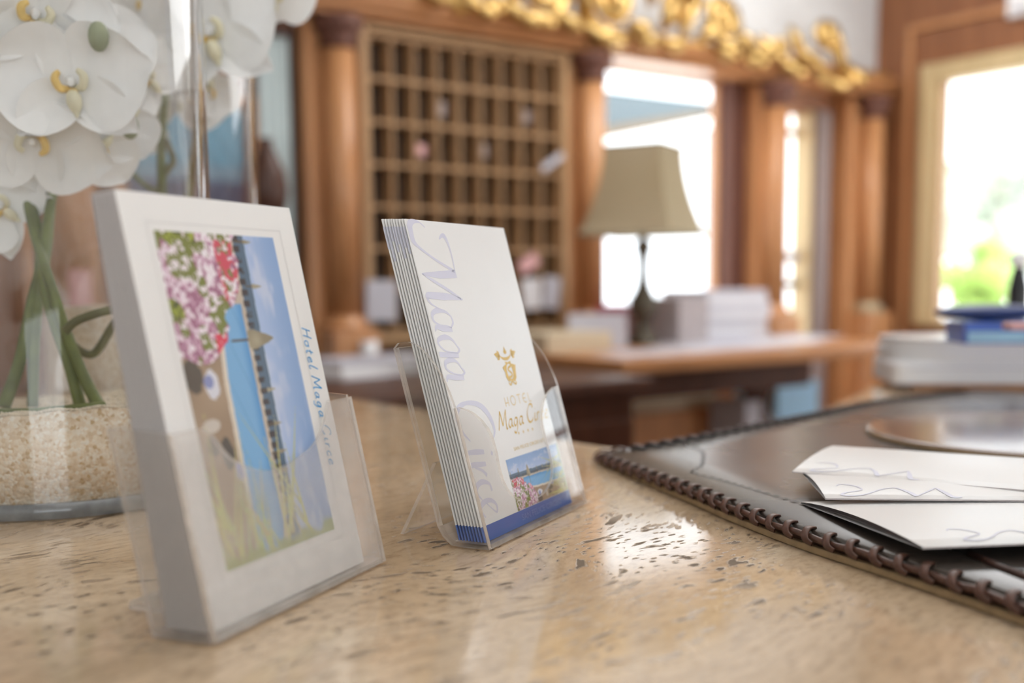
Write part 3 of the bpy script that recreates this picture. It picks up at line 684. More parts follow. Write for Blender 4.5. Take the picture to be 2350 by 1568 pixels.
# alarm box on the right wall
p = ona(2335, 10, WA - .02)
ab = thing('wall_unit', 'small white wall unit high on the timber wall over the window', 'wall unit', (WA, p[1] - .02, p[2]))
obj('housing', MB().box(-.035, 0, -.055, .055, -.045, .06), 'white', ab, bevel=.006)
obj('lens', MB().box(-.039, -.035, -.03, .03, -.03, -.01), 'greywhite', ab)

# ------------------------------------------------------------------ reception counter
ct = thing('reception_counter', 'polished beige travertine reception counter carrying the leaflet holders and vases', 'counter', (0.3, .3, FL))
C0 = Vector((.3, .3, FL))
inner = spline([(.60, 1.80), (.70, 1.72), (.752, 1.5), (.765, 1.25), (.755, 1.05), (.73, .90), (.745, .815), (.82, .79), (.95, .825), (1.16, .915), (1.42, 1.04), (1.70, 1.18), (2.1, 1.42), (2.5, 1.75)], 6)
poly = inner + [(3.0, 1.2), (2.6, .5), (1.8, -.3), (.9, -.62), (0, -.66), (-.7, -.5), (-.95, .2), (-.95, 1.80)]
poly = poly[::-1]
obj('countertop', MB().prism(poly, -.035, 0, lambda p, d: (p[0] - C0.x, p[1] - C0.y, d - C0.z), 0, 0), 'stone', ct, bevel=.004)
cen = np.mean(np.array(poly), 0)
poly2 = [(p[0], p[1]) for p in [tuple(np.array(q) + (np.array([.35, .35]) - np.array(q)) / np.linalg.norm(np.array([.35, .35]) - np.array(q)) * .06) for q in poly]]
obj('body', MB().prism(poly2, FL, -.035, lambda p, d: (p[0] - C0.x, p[1] - C0.y, d - C0.z), 0, 0), 'wood_wall', ct)

# ------------------------------------------------------------------ leaning-frame helpers for the two holders
class Lean:
    """s along the width, t up the leaning face, n depth behind the front face (metres)"""
    def __init__(s, az, lean, x, d, z=.004):
        s.B = RTW * x + FWW * d; s.rz = yaw - az; s.l = lean; s.z = z
        s.c, s.s = math.cos(lean), math.sin(lean)
    def at(s, a, t, n): return (a, t * s.s + n * s.c, s.z + t * s.c - n * s.s)
    def low(s, n, z=.0012): return (z - s.z + n * s.s) / s.c     # t at height z for depth n
LA, LB = Lean(.3803, .2106, -.1405, .498), Lean(.4481, .2621, -.0173, .6763)

# --- pen-stroke alphabet: strokes in em units, x right, y up
GL = {
 'H': (.62, [[(.1, .98), (.04, .5), (-.02, 0)], [(.6, 1.), (.5, .5), (.46, 0)], [(.04, .5), (.3, .55), (.54, .52)]]),
 'o': (.46, [[(.3, .42), (.12, .44), (.04, .22), (.14, .02), (.32, .06), (.40, .28), (.30, .42), (.46, .44)]]),
 't': (.34, [[(.2, .8), (.1, .3), (.12, .03), (.28, .05)], [(0, .5), (.32, .54)]]),
 'e': (.44, [[(.04, .2), (.25, .26), (.36, .38), (.24, .47), (.06, .3), (.08, .05), (.26, 0), (.42, .12)]]),
 'l': (.28, [[(.22, 1.02), (.08, .5), (.02, .08), (.12, 0), (.26, .1)]]),
 'M': (.86, [[(-.04, 0), (.06, .5), (.16, 1.)], [(.16, 1.), (.28, .6), (.38, .18)], [(.38, .18), (.55, .6), (.74, 1.02)], [(.74, 1.02), (.70, .5), (.72, 0), (.82, .03)]]),
 'a': (.48, [[(.38, .42), (.18, .44), (.04, .2), (.12, .01), (.28, .12), (.38, .42)], [(.38, .44), (.34, .1), (.46, .04)]]),
 'g': (.48, [[(.38, .42), (.18, .44), (.04, .2), (.12, .03), (.28, .14), (.38, .42)], [(.38, .42), (.32, -.1), (.14, -.36), (-.02, -.26)]]),
 'C': (.66, [[(.62, .78), (.56, .98), (.30, .96), (.06, .6), (.06, .2), (.26, 0), (.54, .1), (.62, .22)]]),
 'i': (.24, [[(.14, .46), (.08, .15), (.12, .02), (.24, .08)], [(.18, .66), (.19, .69)]]),
 'r': (.36, [[(.1, .46), (.04, 0)], [(.07, .25), (.18, .42), (.32, .44)]]),
 'c': (.40, [[(.36, .36), (.28, .46), (.1, .36), (.05, .12), (.18, 0), (.38, .1)]]),
}
CAP = {
 'H': (.70, [[(.08, 0), (.08, 1)], [(.58, 0), (.58, 1)], [(.08, .38), (.58, .38)]]),
 'O': (.86, [[(.4 + .38 * math.cos(q), .5 + .5 * math.sin(q)) for q in np.linspace(0, 2 * PI, 14)]]),
 'T': (.62, [[(.3, 0), (.3, 1)], [(.0, 1), (.6, 1)]]),
 'E': (.66, [[(.58, .92), (.36, 1), (.1, .78), (.06, .5), (.1, .22), (.36, 0), (.58, .08)], [(.06, .5), (.52, .5)]]),
 'L': (.52, [[(.08, 1), (.08, 0), (.48, 0)]]),
}
def write(text, size, place, name, mat, parent, x0=0., pen=.08, italic=0., nib=None, font=None, gap=.06, scale_x=1.):
    """lettering as one flat ribbon mesh; place(x, y) -> 3-D, nib = pen angle for thick-and-thin strokes"""
    m = MB(); x = x0; fnt = font or GL
    for ch in text:
        if ch == ' ': x += size * .34 * scale_x; continue
        adv, strokes = fnt[ch]
        for st in strokes:
            P = spline(st, 5) if len(st) > 2 or font is None else st
            if font is not None and len(st) == 3 and ch == 'L': P = st
            P = [((p[0] + italic * p[1]) * size * scale_x + x, p[1] * size) for p in P]; W = []
            for i in range(len(P)):
                a = np.array(P[max(i - 1, 0)]); b = np.array(P[min(i + 1, len(P) - 1)]); d = b - a
                W.append(pen * size * ((.28 + .95 * abs(math.sin(math.atan2(d[1], d[0]) - nib))) if nib is not None else 1.))
            m.ribbon(P, W, lambda q: place(q[0], q[1]))
        x += (adv + gap) * size * scale_x
    return obj(name, m, mat, parent)

# --- the pool photograph printed on cards and leaflets, painted in numbers
def smooth(e0, e1, x):
    t = np.clip((x - e0) / (e1 - e0), 0, 1); return t * t * (3 - 2 * t)
def vnoise(X, Y, seed, f):
    r = np.random.default_rng(seed); G = r.random((256, 256)); x = (X * f) % 254; y = (Y * f) % 254
    i = x.astype(int); j = y.astype(int); a = x - i; b = y - j; a = a * a * (3 - 2 * a); b = b * b * (3 - 2 * b)
    return (G[i, j] * (1 - a) + G[i + 1, j] * a) * (1 - b) + (G[i, j + 1] * (1 - a) + G[i + 1, j + 1] * a) * b
def lerp(c, d, w): return c * (1 - w[..., None]) + np.array(d) * w[..., None]
def pool_view(X, Y, asp):
    """X 0..asp (left to right), Y 0..1 (bottom to top) -> linear rgb"""
    x = X / asp
    n1 = vnoise(X, Y, 1, 5); n2 = vnoise(X, Y, 2, 14); n3 = .55 * vnoise(X, Y, 3, 38) + .45 * vnoise(X, Y, 13, 84); n4 = .6 * vnoise(X + 3, Y + 1, 4, 30) + .4 * vnoise(X, Y, 14, 80); n5 = vnoise(X, Y, 15, 60)
    c = np.zeros(X.shape + (3,))
    sky = np.array([.25, .38, .63]); c[:] = sky
    c = lerp(c, (.42, .52, .74), 1 - smooth(.62, 1.0, Y)); c = lerp(c, (.55, .60, .74), smooth(.45, .8, .6 * vnoise(X * .8, Y * 2.4, 9, 5) + .4 * vnoise(X, Y * 2, 19, 14)) * .8)
    hor = .66 + .05 * (1 - x)
    sea = (Y < hor); c = np.where(sea[..., None], np.array([.10, .155, .22]), c)
    beach = Y < hor - .095; sandc = np.array([.62, .53, .43]); c = np.where(beach[..., None], lerp(np.broadcast_to(sandc, c.shape).copy(), (.40, .33, .26), n2 * .6), c)
    # sunbeds along the beach
    bed = (np.abs(Y - (hor - .075)) < .028) & (((X * 17) % 1) < .55) & (n3 > .25); c = np.where(bed[..., None], np.array([.055, .045, .045]), c)
    # pool
    pl = hor - .13; pbot = .40 - .16 * x + .10 * np.abs(x - .45)
    pool = (Y < pl) & (Y > pbot) & (x > .22); c = np.where(pool[..., None], lerp(np.broadcast_to(np.array([.20, .42, .68]), c.shape).copy(), (.10, .30, .60), smooth(.0, .12, pl - Y) * .0 + (1 - smooth(.0, .08, pl - Y))), c)
    c = np.where((pool & (((Y * 2.2 - x * 1.6) % .34) < .008))[..., None], np.array([.10, .26, .48]), c)
    rim = (Y < pbot) & (Y > pbot - .035) & (x > .22); c = np.where(rim[..., None], np.array([.70, .62, .52]), c)
    deck = (Y <= pbot - .035) & (x > .22); c = np.where(deck[..., None], lerp(np.broadcast_to(np.array([.42, .31, .21]), c.shape).copy(), (.30, .21, .14), n1), c)
    # dark parasol base and a white chair on the deck
    for (cx, cy, rx, ry, col) in ((.43, .06, .05, .07, (.11, .09, .07)), (.46, .19, .045, .055, (.66, .66, .72)), (.45, .17, .02, .04, (.25, .28, .50)), (.58, .12, .02, .07, (.58, .52, .46)), (.67, .20, .05, .05, (.10, .085, .07)), (.64, .10, .03, .05, (.12, .09, .07)), (.73, .26, .03, .03, (.28, .30, .60))):
        mk = ((x - cx) / rx) ** 2 + ((Y - cy) / ry) ** 2 + .6 * (n3 - .5) < 1; c = np.where(mk[..., None], np.array(col), c)
    # parasols
    for (cx, by, tp, wd, pole) in ((.335, .57, .80, .038, .42), (.02, .70, .78, .008, .62), (.165, .70, .79, .010, .64), (.50, .64, .72, .008, .58), (.61, .64, .71, .008, .58), (.70, .63, .70, .008, .56), (.76, .62, .69, .008, .56)):
        h = np.clip((Y - by) / (tp - by), 0, 1); mk = (Y > by) & (Y < tp) & (np.abs(x - cx) < wd * np.minimum((1 - h) ** .75, .62 + 2.5 * h) * (1 + .25 * (n3 - .5))); c = np.where(mk[..., None], lerp(np.broadcast_to(np.array([.40, .35, .24]), c.shape).copy(), (.20, .16, .10), n2 * .9), c)
        mk = (Y > pole) & (Y <= by) & (np.abs(x - cx) < .003); c = np.where(mk[..., None], np.array([.12, .09, .06]), c)
    # flowers at the left
    edge = .40 - .12 * Y + .08 * (n1 - .5) ; fl = (x < edge) & (Y < .62 - .30 * np.clip((x - .12) / .26, 0, 1) + .10 * (n2 - .5))
    fc = np.where((n3 > .45)[..., None], np.array([.64, .40, .53]), np.array([.36, .16, .24])); fc = np.where((n3 > .55)[..., None], np.array([.74, .60, .68]), fc); fc = np.where((n3 > .63)[..., None], np.array([.84, .78, .81]), fc)
    fc = np.where(((n2 < .40) & (n3 < .56))[..., None], np.array([.20, .22, .06]), fc); fc = np.where(((n1 > .52) & (n2 > .35) & (Y < .30) & (x < .26))[..., None], lerp(np.broadcast_to(np.array([.33, .37, .06]), c.shape).copy(), (.10, .11, .04), smooth(.4, .6, n5)), fc)
    fc = np.where(((Y > .44) & (n4 > .52) & (x > .02))[..., None], np.array([.60, .09, .13]), fc); fc = np.where(((x > .31) & (Y > .30) & (n4 > .5))[..., None], np.array([.68, .07, .11]), fc)
    c = np.where(fl[..., None], fc, c)
    # grass blades at the right
    g = (x > .70 - .0 * Y); base = 1.02
    for k in range(46):
        r = np.random.default_rng(100 + k); bx = .86 + .15 * r.random(); by = .02 + .75 * r.random() ** 1.4; ang = r.uniform(-.55, .35); ln = r.uniform(.12, .34); px_ = bx - x; dy = Y - (by + px_ * (math.tan(ang)) * 2.2); mk = (px_ > -.02) & (px_ < ln) & (np.abs(dy) < .012 * (1 - px_ / ln)); c = np.where(mk[..., None], np.array([.42 + .2 * r.random(), .46 + .12 * r.random(), .14 + .1 * r.random()]), c)
    c = lerp(c, (.33, .38, .10), smooth(.955, .985, x + .04 * (n2 - .5)) * .9)
    return c
def photo(name, parent, place, W, Hh, res, view):
    nx, ny = int(W / res), int(Hh / res)
    xs, ys = np.meshgrid(np.linspace(0, 1, nx + 1), np.linspace(0, 1, ny + 1))
    colr = view(xs, ys).reshape(-1, 3)
    vs = np.array([place(a, b) for a, b in zip(xs.ravel() * W, ys.ravel() * Hh)])
    idx = np.arange((nx + 1) * (ny + 1)).reshape(ny + 1, nx + 1)
    fs = np.stack([idx[:-1, :-1], idx[:-1, 1:], idx[1:, 1:], idx[1:, :-1]], -1).reshape(-1, 4)
    me = bpy.data.meshes.new(name); me.from_pydata(vs.tolist(), [], fs.tolist()); me.materials.append(M['print']); me.update()
    o = bpy.data.objects.new(name, me); COL.objects.link(o); o.parent = parent; set_cols(o, colr); return o

# ------------------------------------------------------------------ left holder and its cards
L = LA
hA = thing('leaflet_holder', 'scuffed clear plastic holder with a U-shaped notch, left one, full of picture cards', 'holder', L.B, L.rz)
s0_, s1_, nF, nB = -.004, .158, -.0042, .0285; tk = .0022
P3 = lambda p, d: L.at(p[0], p[1], d)          # outline in (s, t), depth n
PS = lambda p, d: L.at(d, p[1], p[0])          # outline in (n, t), depth s
fr_t = lambda n: L.low(n)
notch = spline([(.018, .0945), (.0245, .090), (.034, .0782), (.049, .0700), (.064, .0668), (.084, .0678), (.105, .0722), (.119, .0795), (.1275, .0885), (.1335, .0955)], 4)
front = [(s0_, fr_t(nF)), (s1_, fr_t(nF)), (s1_, .0960)] + notch[::-1] + [(s0_, .0940)]
obj('front_panel', MB().prism(front, nF - tk, nF, P3), ['acrylic_milky', 'acrylic_edge'], hA)
side = [(nF, fr_t(nF)), (nB, fr_t(nB)), (nB, .1035), (.010, .0985), (nF, .0945)]
obj('side_panel', MB().prism(side, s0_ - tk, s0_, PS), ['acrylic_side', 'acrylic_edge'], hA)
obj('side_panel', MB().prism([(a, b + .003) if b > .05 else (a, b) for a, b in side], s1_ - tk, s1_, PS), ['acrylic_side', 'acrylic_edge'], hA)
obj('back_panel', MB().prism([(s0_, fr_t(nB)), (s1_, fr_t(nB)), (s1_, .1065), (s0_, .1035)], nB, nB + tk, P3), ['acrylic_milky', 'acrylic_edge'], hA)
obj('bottom_panel', MB().prism([(nF, fr_t(nF)), (nB, fr_t(nB)), (nB, fr_t(nB) + tk), (nF, fr_t(nF) + tk)], s0_, s1_, PS), ['acrylic_milky', 'acrylic_edge'], hA)
ft = [(.028, .028)] + [(.028 + .008 * (1 - math.cos(q)), .068 + .008 * math.sin(q)) for q in np.linspace(0, PI / 2, 5)] + [(.126 + .008 * math.sin(q), .068 + .008 * math.cos(q)) for q in np.linspace(0, PI / 2, 5)] + [(.134, .028)]
obj('foot', MB().prism(ft[::-1], .0004, .003, lambda p, d: (p[0], p[1], d)), ['acrylic_milky', 'acrylic_edge'], hA)
# strengthening ridge of the pocket where front and sides meet
for sx in (s0_ - .001, s1_):
    obj('edge_strip', MB().tube([L.at(sx, fr_t(nF) + .001, nF - .001), L.at(sx, .0945, nF - .001)], .0011, 6), 'acrylic_edge', hA)

CW, CH, ct_ = .144, .2095, .00042
def card_mesh(nb, nt):
    """one stiff sheet, foot at depth nb and head at depth nt"""
    m = MB(); vs = []
    for n_off in (0, ct_):
        for (s_, t_, n_) in ((0, fr_t(0) * 0 + nb * L.s / L.c, nb), (CW, nb * L.s / L.c, nb), (CW, CH + nb * L.s / L.c * .2, nt), (0, CH + nb * L.s / L.c * .2, nt)): vs.append(L.at(s_, t_, n_ + n_off))
    return m.add(vs, [(0, 1, 2, 3), (7, 6, 5, 4), (0, 4, 5, 1), (1, 5, 6, 2), (2, 6, 7, 3), (3, 7, 4, 0)], [0, 0, 1, 1, 1, 1])
NC = 18
for i in range(NC):
    nb = i * .00142 if i else 0.; nt = i * .00078 + (.00014 * rng.uniform(-1, 1) if i else 0)
    o = obj('picture_card', card_mesh(nb, nt), ['paper', 'paperedge_shaded'], loc=L.B, rot=(0, 0, L.rz))
    if i == 0:
        fc_ = tag(o, 'white card with a sideways poolside photo, frontmost in the left holder', 'card', 'picture cards in the left holder')
    else: tag(o, 'plain white card in the thick stack behind the poolside photo card', 'card', 'picture cards in the left holder')
eps = -.00012
# the photo lies on its side: its left is the card's top, its sky faces right
def plA(x, y, e=eps): return L.at(.0210 + y, .1912 - x, e)
photo('photo_print', fc_, lambda x, y: plA(x, y), .1668, .0995, .00042, lambda X, Y: pool_view(X * 1.676, Y, 1.676))
em = MB()
for (a, b, c, d) in ((.0165, .1955, .1290, .0008), (.0165, .0195, .1290, .0008)): em.add([L.at(a, b, eps * 1.5), L.at(c, b, eps * 1.5), L.at(c, b - .0005, eps * 1.5), L.at(a, b - .0005, eps * 1.5)], [(0, 1, 2, 3)])
for a in (.0165, .1285): em.add([L.at(a, .0195, eps * 1.5), L.at(a + .0005, .0195, eps * 1.5), L.at(a + .0005, .1955, eps * 1.5), L.at(a, .1955, eps * 1.5)], [(0, 1, 2, 3)])
obj('embossed_border', em, plain('emboss_shade', (.66, .645, .635), .6), fc_)  # flat darker lines carry the shade of the embossing in their colour
write('Hotel Maga Circe', .0082, lambda x, y: L.at(.1300 + y - x * .012, .1392 - x, eps * 2), 'handwriting', 'inkblue', fc_, pen=.075, italic=.12, gap=.14, scale_x=1.07)['label'] = 'blue handwritten lettering'

# ------------------------------------------------------------------ right holder and its leaflets
L = LB
hB = thing('leaflet_holder', 'clear acrylic holder with curved wings, right one, holding folded hotel leaflets', 'holder', L.B, L.rz)
PSB = lambda p, d: L.at(d, p[1], p[0]); P3B = lambda p, d: L.at(p[0], p[1], d)
tk = .0026; nF, nB = -.0045, .027; s0_, s1_ = -.0065, .1535
def wing(s_):
    arc = spline([(nB - .004, .1345), (.016, .1335), (.0095, .1290), (.0035, .1200), (-.0010, .1090), (-.0040, .0965), (-.0052, .0860)], 4)
    bot = [(nF - .0006, L.low(nF)), (.012, L.low(.012)), (.0205, L.low(.0205) + .0007), (.0250, .0095), (nB, .0165)]
    return MB().prism(bot + [(nB, .1320)] + arc, s_, s_ + tk, PSB)
obj('wing', wing(s0_), ['acrylic', 'acrylic_edge'], hB); obj('wing', wing(s1_), ['acrylic', 'acrylic_edge'], hB)
half = spline([(.0, .086), (.0145, .0815), (.0260, .0740), (.0330, .0650), (.0345, .0530), (.0335, .0420), (.0350, .0310), (.0430, .0215), (.0580, .0155), (.0735, .0138)], 4)
fp = [(s0_ + tk, L.low(nF)), (s1_, L.low(nF)), (s1_, .086)] + [(.147 - a, b) for a, b in half] + [(a, b) for a, b in half[::-1][1:]] + [(s0_ + tk, .086)]
obj('front_panel', MB().prism(fp, nF - .0012, nF + .001, P3B), ['acrylic', 'acrylic_edge'], hB)
obj('back_panel', MB().prism([(s0_ + tk, .0165), (s1_, .0165), (s1_, .132), (s0_ + tk, .132)], nB - tk, nB, P3B), ['acrylic', 'acrylic_edge'], hB)
obj('bottom_panel', MB().prism([(nF, L.low(nF)), (.012, L.low(.012)), (.0205, L.low(.0205) + .0007), (.0250, .0095), (nB, .0165), (nB - tk, .0165), (.0225, .0100), (.019, L.low(.019) + .003), (.012, L.low(.012) + tk), (nF, L.low(nF) + tk)], s0_ + tk, s1_, PSB), ['acrylic', 'acrylic_edge'], hB)
a_, b_ = L.at(0, .055, nB + .0005), L.at(0, .0, 0)
yk, zk = a_[1], a_[2]
obj('easel_leg', MB().prism([(.012, 0), (.128, 0), (.128, 1), (.012, 1)], 0, .0026, lambda p, d: (p[0], .0665 + (yk - .0665) * p[1] + d, .0008 + (zk - .0008) * p[1])), ['acrylic', 'acrylic_edge'], hB)
obj('corner_strip', MB().tube([L.at(s0_ + .001, L.low(nF) + .001, nF - .0008), L.at(s0_ + .001, .086, nF - .0008)], .0011, 6), 'acrylic_edge', hB)

BW, BH = .1405, .2085; hth = .00068
def booklet_poly(th, s_a=0., s_b=BW):
    pts = [(s_b, 0), (s_b, 2 * th)] + [(s_a + th * 1.6 - th * 1.6 * math.sin(q), th + th * math.cos(q)) for q in np.linspace(0, PI, 9)]
    return pts[::-1]
def leaflet(n_b, n_t, front_=False):
    def pl(p, d):
        t = d; f = t / BH; return L.at(p[0], t + n_b * L.s / L.c, n_b + (n_t - n_b) * f + p[1])
    o = obj('leaflet', MB().prism(booklet_poly(hth), .0098, BH, pl, 1, 0), ['paper2', 'paperedge_shaded'], loc=L.B, rot=(0, 0, L.rz))
    obj('blue_band', MB().prism(booklet_poly(hth), 0., .0098, pl, 0, 0), 'band', o, label='royal blue foot band')
    if not front_:
        obj('fold_mark', MB().prism([(-.00006, hth * .35), (-.00006, hth * 1.6), (.0012, hth * 2.02), (.0012, -.00005)][::-1], (.186, .190, .183, .192, .187, .194, .181, .189)[int(n_b * 465) % 8], .2035, pl, 0, 0), 'lav_side', o, label='pale lavender print wrapping the fold')
    return o
for i in range(9):
    n_b = i * .00215; n_t = i * .00195 + (.0002 * rng.uniform(-1, 1) if i else 0)
    o = leaflet(n_b, n_t, i == 0)
    if i == 0: lf = tag(o, 'white hotel leaflet with gold crest and pool photo, frontmost in the right holder', 'leaflet', 'leaflets in the right holder')
    else: tag(o, ['white leaflet directly behind the crested front one, fold and blue foot showing', 'third leaflet from the front in the right holder', 'fourth leaflet from the front in the right holder', 'middle leaflet of the right holder, four in front and four behind', 'fourth leaflet from the back in the right holder', 'third leaflet from the back in the right holder', 'second leaflet from the back in the right holder', 'rearmost leaflet in the right holder, against its clear back'][i - 1], 'leaflet', 'leaflets in the right holder')
e1_ = -.00010
PB = lambda x, y, e=e1_: L.at(x, y, e)
# big pale script running down the left side
def brush(pts, w, e=e1_):
    P = spline(pts, 6); k = len(P) - 1
    W = [np.interp(i / k, np.linspace(0, 1, len(w)), w) for i in range(k + 1)]
    P = [(max(p[0], .0006), p[1]) for p in P]
    return P, W
bigs = MB(); mmv = .001
def B_(pts, w):
    P, W = brush([(a * mmv, b * mmv) for a, b in pts], [max(q, .9) * mmv for q in w]); bigs.ribbon(P, W, lambda q: PB(max(q[0], .0006), q[1]))
B_([(22.5, 203.8), (17.4, 206.7), (10.2, 207.3), (4.7, 205.3), (3.0, 200.7), (3.6, 194.7), (7.9, 190.8), (19.9, 185.0), (32.7, 180.0), (47.5, 174.9)], [.3, .9, 3., 5.5, 6.5, 5., 2.2, 1.6, 2.0, 2.2])
B_([(37.7, 196.6), (42, 198.9), (45.6, 198.6), (48.0, 194.6), (49.1, 187.7), (49.1, 181.3), (48.3, 174.9)], [.4, 2.6, 4.0, 2.6, 1.6, 1.3, 1.0])
B_([(49.0, 173.2), (25.9, 172.4), (4.2, 173.0)], [5.6, 5.0, .8]); B_([(5.2, 172.9), (16.8, 168.3), (31.4, 162.8), (47.2, 156.1)], [.8, 2.2, 2.4, 1.6])
B_([(49.4, 155.6), (36, 157.4), (24.9, 158.0), (6.6, 159.0), (3.4, 157.6), (5.4, 154.4), (9.0, 152.4), (14.9, 150.2)], [.8, 3.8, 5., 4.6, 3.0, 1.6, .9, .3])
B_([(27.9, 144.7), (21.8, 148.0), (11.7, 149.0), (4.5, 146.9), (4.5, 142.4), (11.3, 139.6), (19.9, 138.6), (24.5, 137.5)], [.4, 1.8, 3.6, 3.2, 1.8, .9, .8, .6])
B_([(25.3, 136.1), (13.6, 137.0), (6.0, 138.5), (3.6, 135.8)], [3.0, 3.6, 3.0, .5])
B_([(26.4, 124.6), (21.8, 129.5), (13.9, 131.6), (4.6, 130.4), (3.6, 127.0), (10.3, 122.6), (20., 121.2), (24.5, 120.6)], [.4, 1.8, 3.6, 3.0, 1.6, 1., .8, .7])
B_([(25.3, 118.9), (13., 119.9), (1.0, 121.)], [3., 3.6, 3.4])
B_([(25.3, 109.9), (20.7, 114.9), (14.0, 116.6), (6.3, 115.5), (5.4, 111.4), (13.6, 107.6), (24., 106.0)], [.4, 1.8, 3.4, 3.2, 1.8, .9, .7])
B_([(25.0, 104.0), (13., 105.2), (4.5, 106.2), (2.4, 103.2)], [3., 3.6, 3., .5])
B_([(44.8, 61.7), (48.6, 66.8), (47., 74.5), (42., 81.), (33.2, 85.8), (19.0, 87.8), (8., 85.6), (3.2, 79.2), (5.6, 70.6), (12.9, 63.4)], [.4, 3.0, 4.6, 4.8, 3.8, 2.6, 4.0, 4.4, 2.4, .4])
B_([(27.1, 54.6), (17.9, 55.8), (6.0, 56.6), (4.0, 53.4)], [3., 3.8, 3., .5]); B_([(36., 53.), (38., 51.5)], [3., 2.6])
B_([(25.5, 46.9), (12.0, 48.2), (4.5, 48.8)], [3., 3.8, 3.4]); B_([(10., 46.5), (18.6, 43.5), (23.5, 39.5)], [.7, 2.2, 3.0])
B_([(24.9, 29.1), (23.6, 34.0), (15.2, 36.6), (7.4, 35.2), (5.2, 30.5), (9.6, 25.8)], [2.4, 2.2, 3.6, 3.8, 2.2, .4])
B_([(13., 23.6), (19.0, 18.6), (24.6, 15.2), (26., 20.), (19., 24.), (9., 23.6), (4.6, 19.8), (8.6, 14.6)], [.6, .7, 1.6, 2.4, 3., 3.8, 2.6, .4])
B_([(24.5, 137.5), (28.4, 140.6), (27.9, 144.7)], [1.2, 2.0, 1.4]); B_([(24.5, 120.6), (28.0, 122.2), (26.4, 124.8)], [1.2, 2.0, 1.4]); B_([(24., 106.), (27.6, 107.6), (25.3, 110.2)], [1.2, 2.0, 1.4])
obj('script_lettering', bigs, 'lav', lf, label='pale lavender script lettering along the fold')
# crest
cr = MB()
def poly_(pts, e=e1_ * 1.2, m=None):
    (m or cr).add([PB(a * mmv, b * mmv, e) for a, b in pts], [tuple(range(len(pts)))])
def leaf3(cx, cy, ang, s_):
    for da, ln, wd in ((-.75, .62, .20), (0, 1., .24), (.75, .62, .20)):
        q = ang + da; d = np.array([math.cos(q), math.sin(q)]); n_ = np.array([-d[1], d[0]]); c = np.array([cx, cy])
        poly_([tuple(c - n_ * wd * s_ * .35), tuple(c + d * ln * s_ * .5 - n_ * wd * s_), tuple(c + d * ln * s_), tuple(c + d * ln * s_ * .5 + n_ * wd * s_), tuple(c + n_ * wd * s_ * .35)])
leaf3(92., 115.8, PI / 2, 5.6); leaf3(82.6, 114.8, PI * .93, 8.2); leaf3(100.6, 114.8, .24, 8.2)
cres = [(91.2 + 9.0 * math.cos(q), 116.4 + 5.2 * math.sin(q)) for q in np.linspace(PI * 1.06, PI * 1.94, 12)] + [(91.2 + 8.6 * math.cos(q), 116.0 + 2.6 * math.sin(q)) for q in np.linspace(PI * 1.94, PI * 1.06, 12)]
for i in range(11): poly_([cres[i], cres[i + 1], cres[22 - i], cres[23 - i]])
outer = [(88.6, 110.6), (92.4, 109.6), (96.6, 110.6), (97.0, 108.6), (103.4, 107.2), (101.6, 103.), (100.6, 98.4), (97., 95.6), (92.4, 97.2), (87.6, 96.), (84.6, 99.4), (84.9, 103.), (82.6, 106.6), (88.6, 108.6)]
inn = [(92.6 + 4.6 * math.cos(q), 103.2 + 5.6 * math.sin(q)) for q in np.linspace(PI * .66, PI * .66 - 2 * PI, 15)[:-1]]
for i in range(14): poly_([outer[i], outer[(i + 1) % 14], inn[(i + 1) % 14], inn[i]])
P = spline([(95.8, 107.), (92., 106.), (90.4, 104.6), (93., 102.8), (95., 101.), (92.4, 99.2), (89.6, 99.6)], 5)
cr.ribbon([(a * mmv, b * mmv) for a, b in P], [.0016] * len(P), lambda q: PB(q[0], q[1], e1_ * 1.3))
P = spline([(86.8, 95.6), (88.6, 93.8), (91., 95.4), (92.4, 97.), (94., 95.2), (97., 93.8), (98.6, 95.6)], 5)
cr.ribbon([(a * mmv, b * mmv) for a, b in P], [.0013] * len(P), lambda q: PB(q[0], q[1], e1_ * 1.3))
obj('crest', cr, 'goldink', lf, label='gold crest of crown, leaves and shield')
write('HOTEL', .0064, lambda x, y: PB(.0732 + x, .0795 + y + .0002), 'hotel_lettering', 'goldink2', lf, pen=.11, font=CAP, gap=.30, scale_x=1.45)
write('Maga Circe', .0125, lambda x, y: PB(.0555 + x, .0652 + y), 'name_lettering', 'goldink', lf, pen=.11, italic=.24, nib=.7, gap=.05, scale_x=1.27)
stm = MB()
for k in range(4):
    cx, cy = 82.6 + k * 7.6, 60.1; pts = [(cx + (1.6 if j % 2 == 0 else .66) * math.sin(j * PI / 5), cy + (1.6 if j % 2 == 0 else .66) * math.cos(j * PI / 5)) for j in range(10)]
    for j in range(10): poly_([(cx, cy), pts[j], pts[(j + 1) % 10]], m=stm)
obj('star_row', stm, 'goldink2', lf)
def small_text(txt, name, size, x, y, mat, parent, lean_, width=None, e=-.00025):
    c = bpy.data.curves.new(name, 'FONT'); c.body = txt; c.size = size; c.resolution_u = 2; c.materials.append(M[mat])
    o = bpy.data.objects.new(name, c); COL.objects.link(o); o.parent = parent
    p = lean_.at(x, y, e); o.location = p; o.rotation_euler = (PI / 2 - lean_.l, 0, 0)
    bpy.context.view_layer.update()
    me = bpy.data.meshes.new_from_object(o.evaluated_get(bpy.context.evaluated_depsgraph_get())); me.name = name
    wx = max(o.dimensions.x, 1e-5); bpy.data.objects.remove(o)
    o = bpy.data.objects.new(name, me); COL.objects.link(o); o.parent = parent; o.location = p; o.rotation_euler = (PI / 2 - lean_.l, 0, 0)
    if width: o.scale = (width / wx, 1, 1)
    return o
small_text('SAN FELICE CIRCEO (LT)', 'address_lettering', .0034, .0690, .0492, 'goldink2', lf, L, .0515)
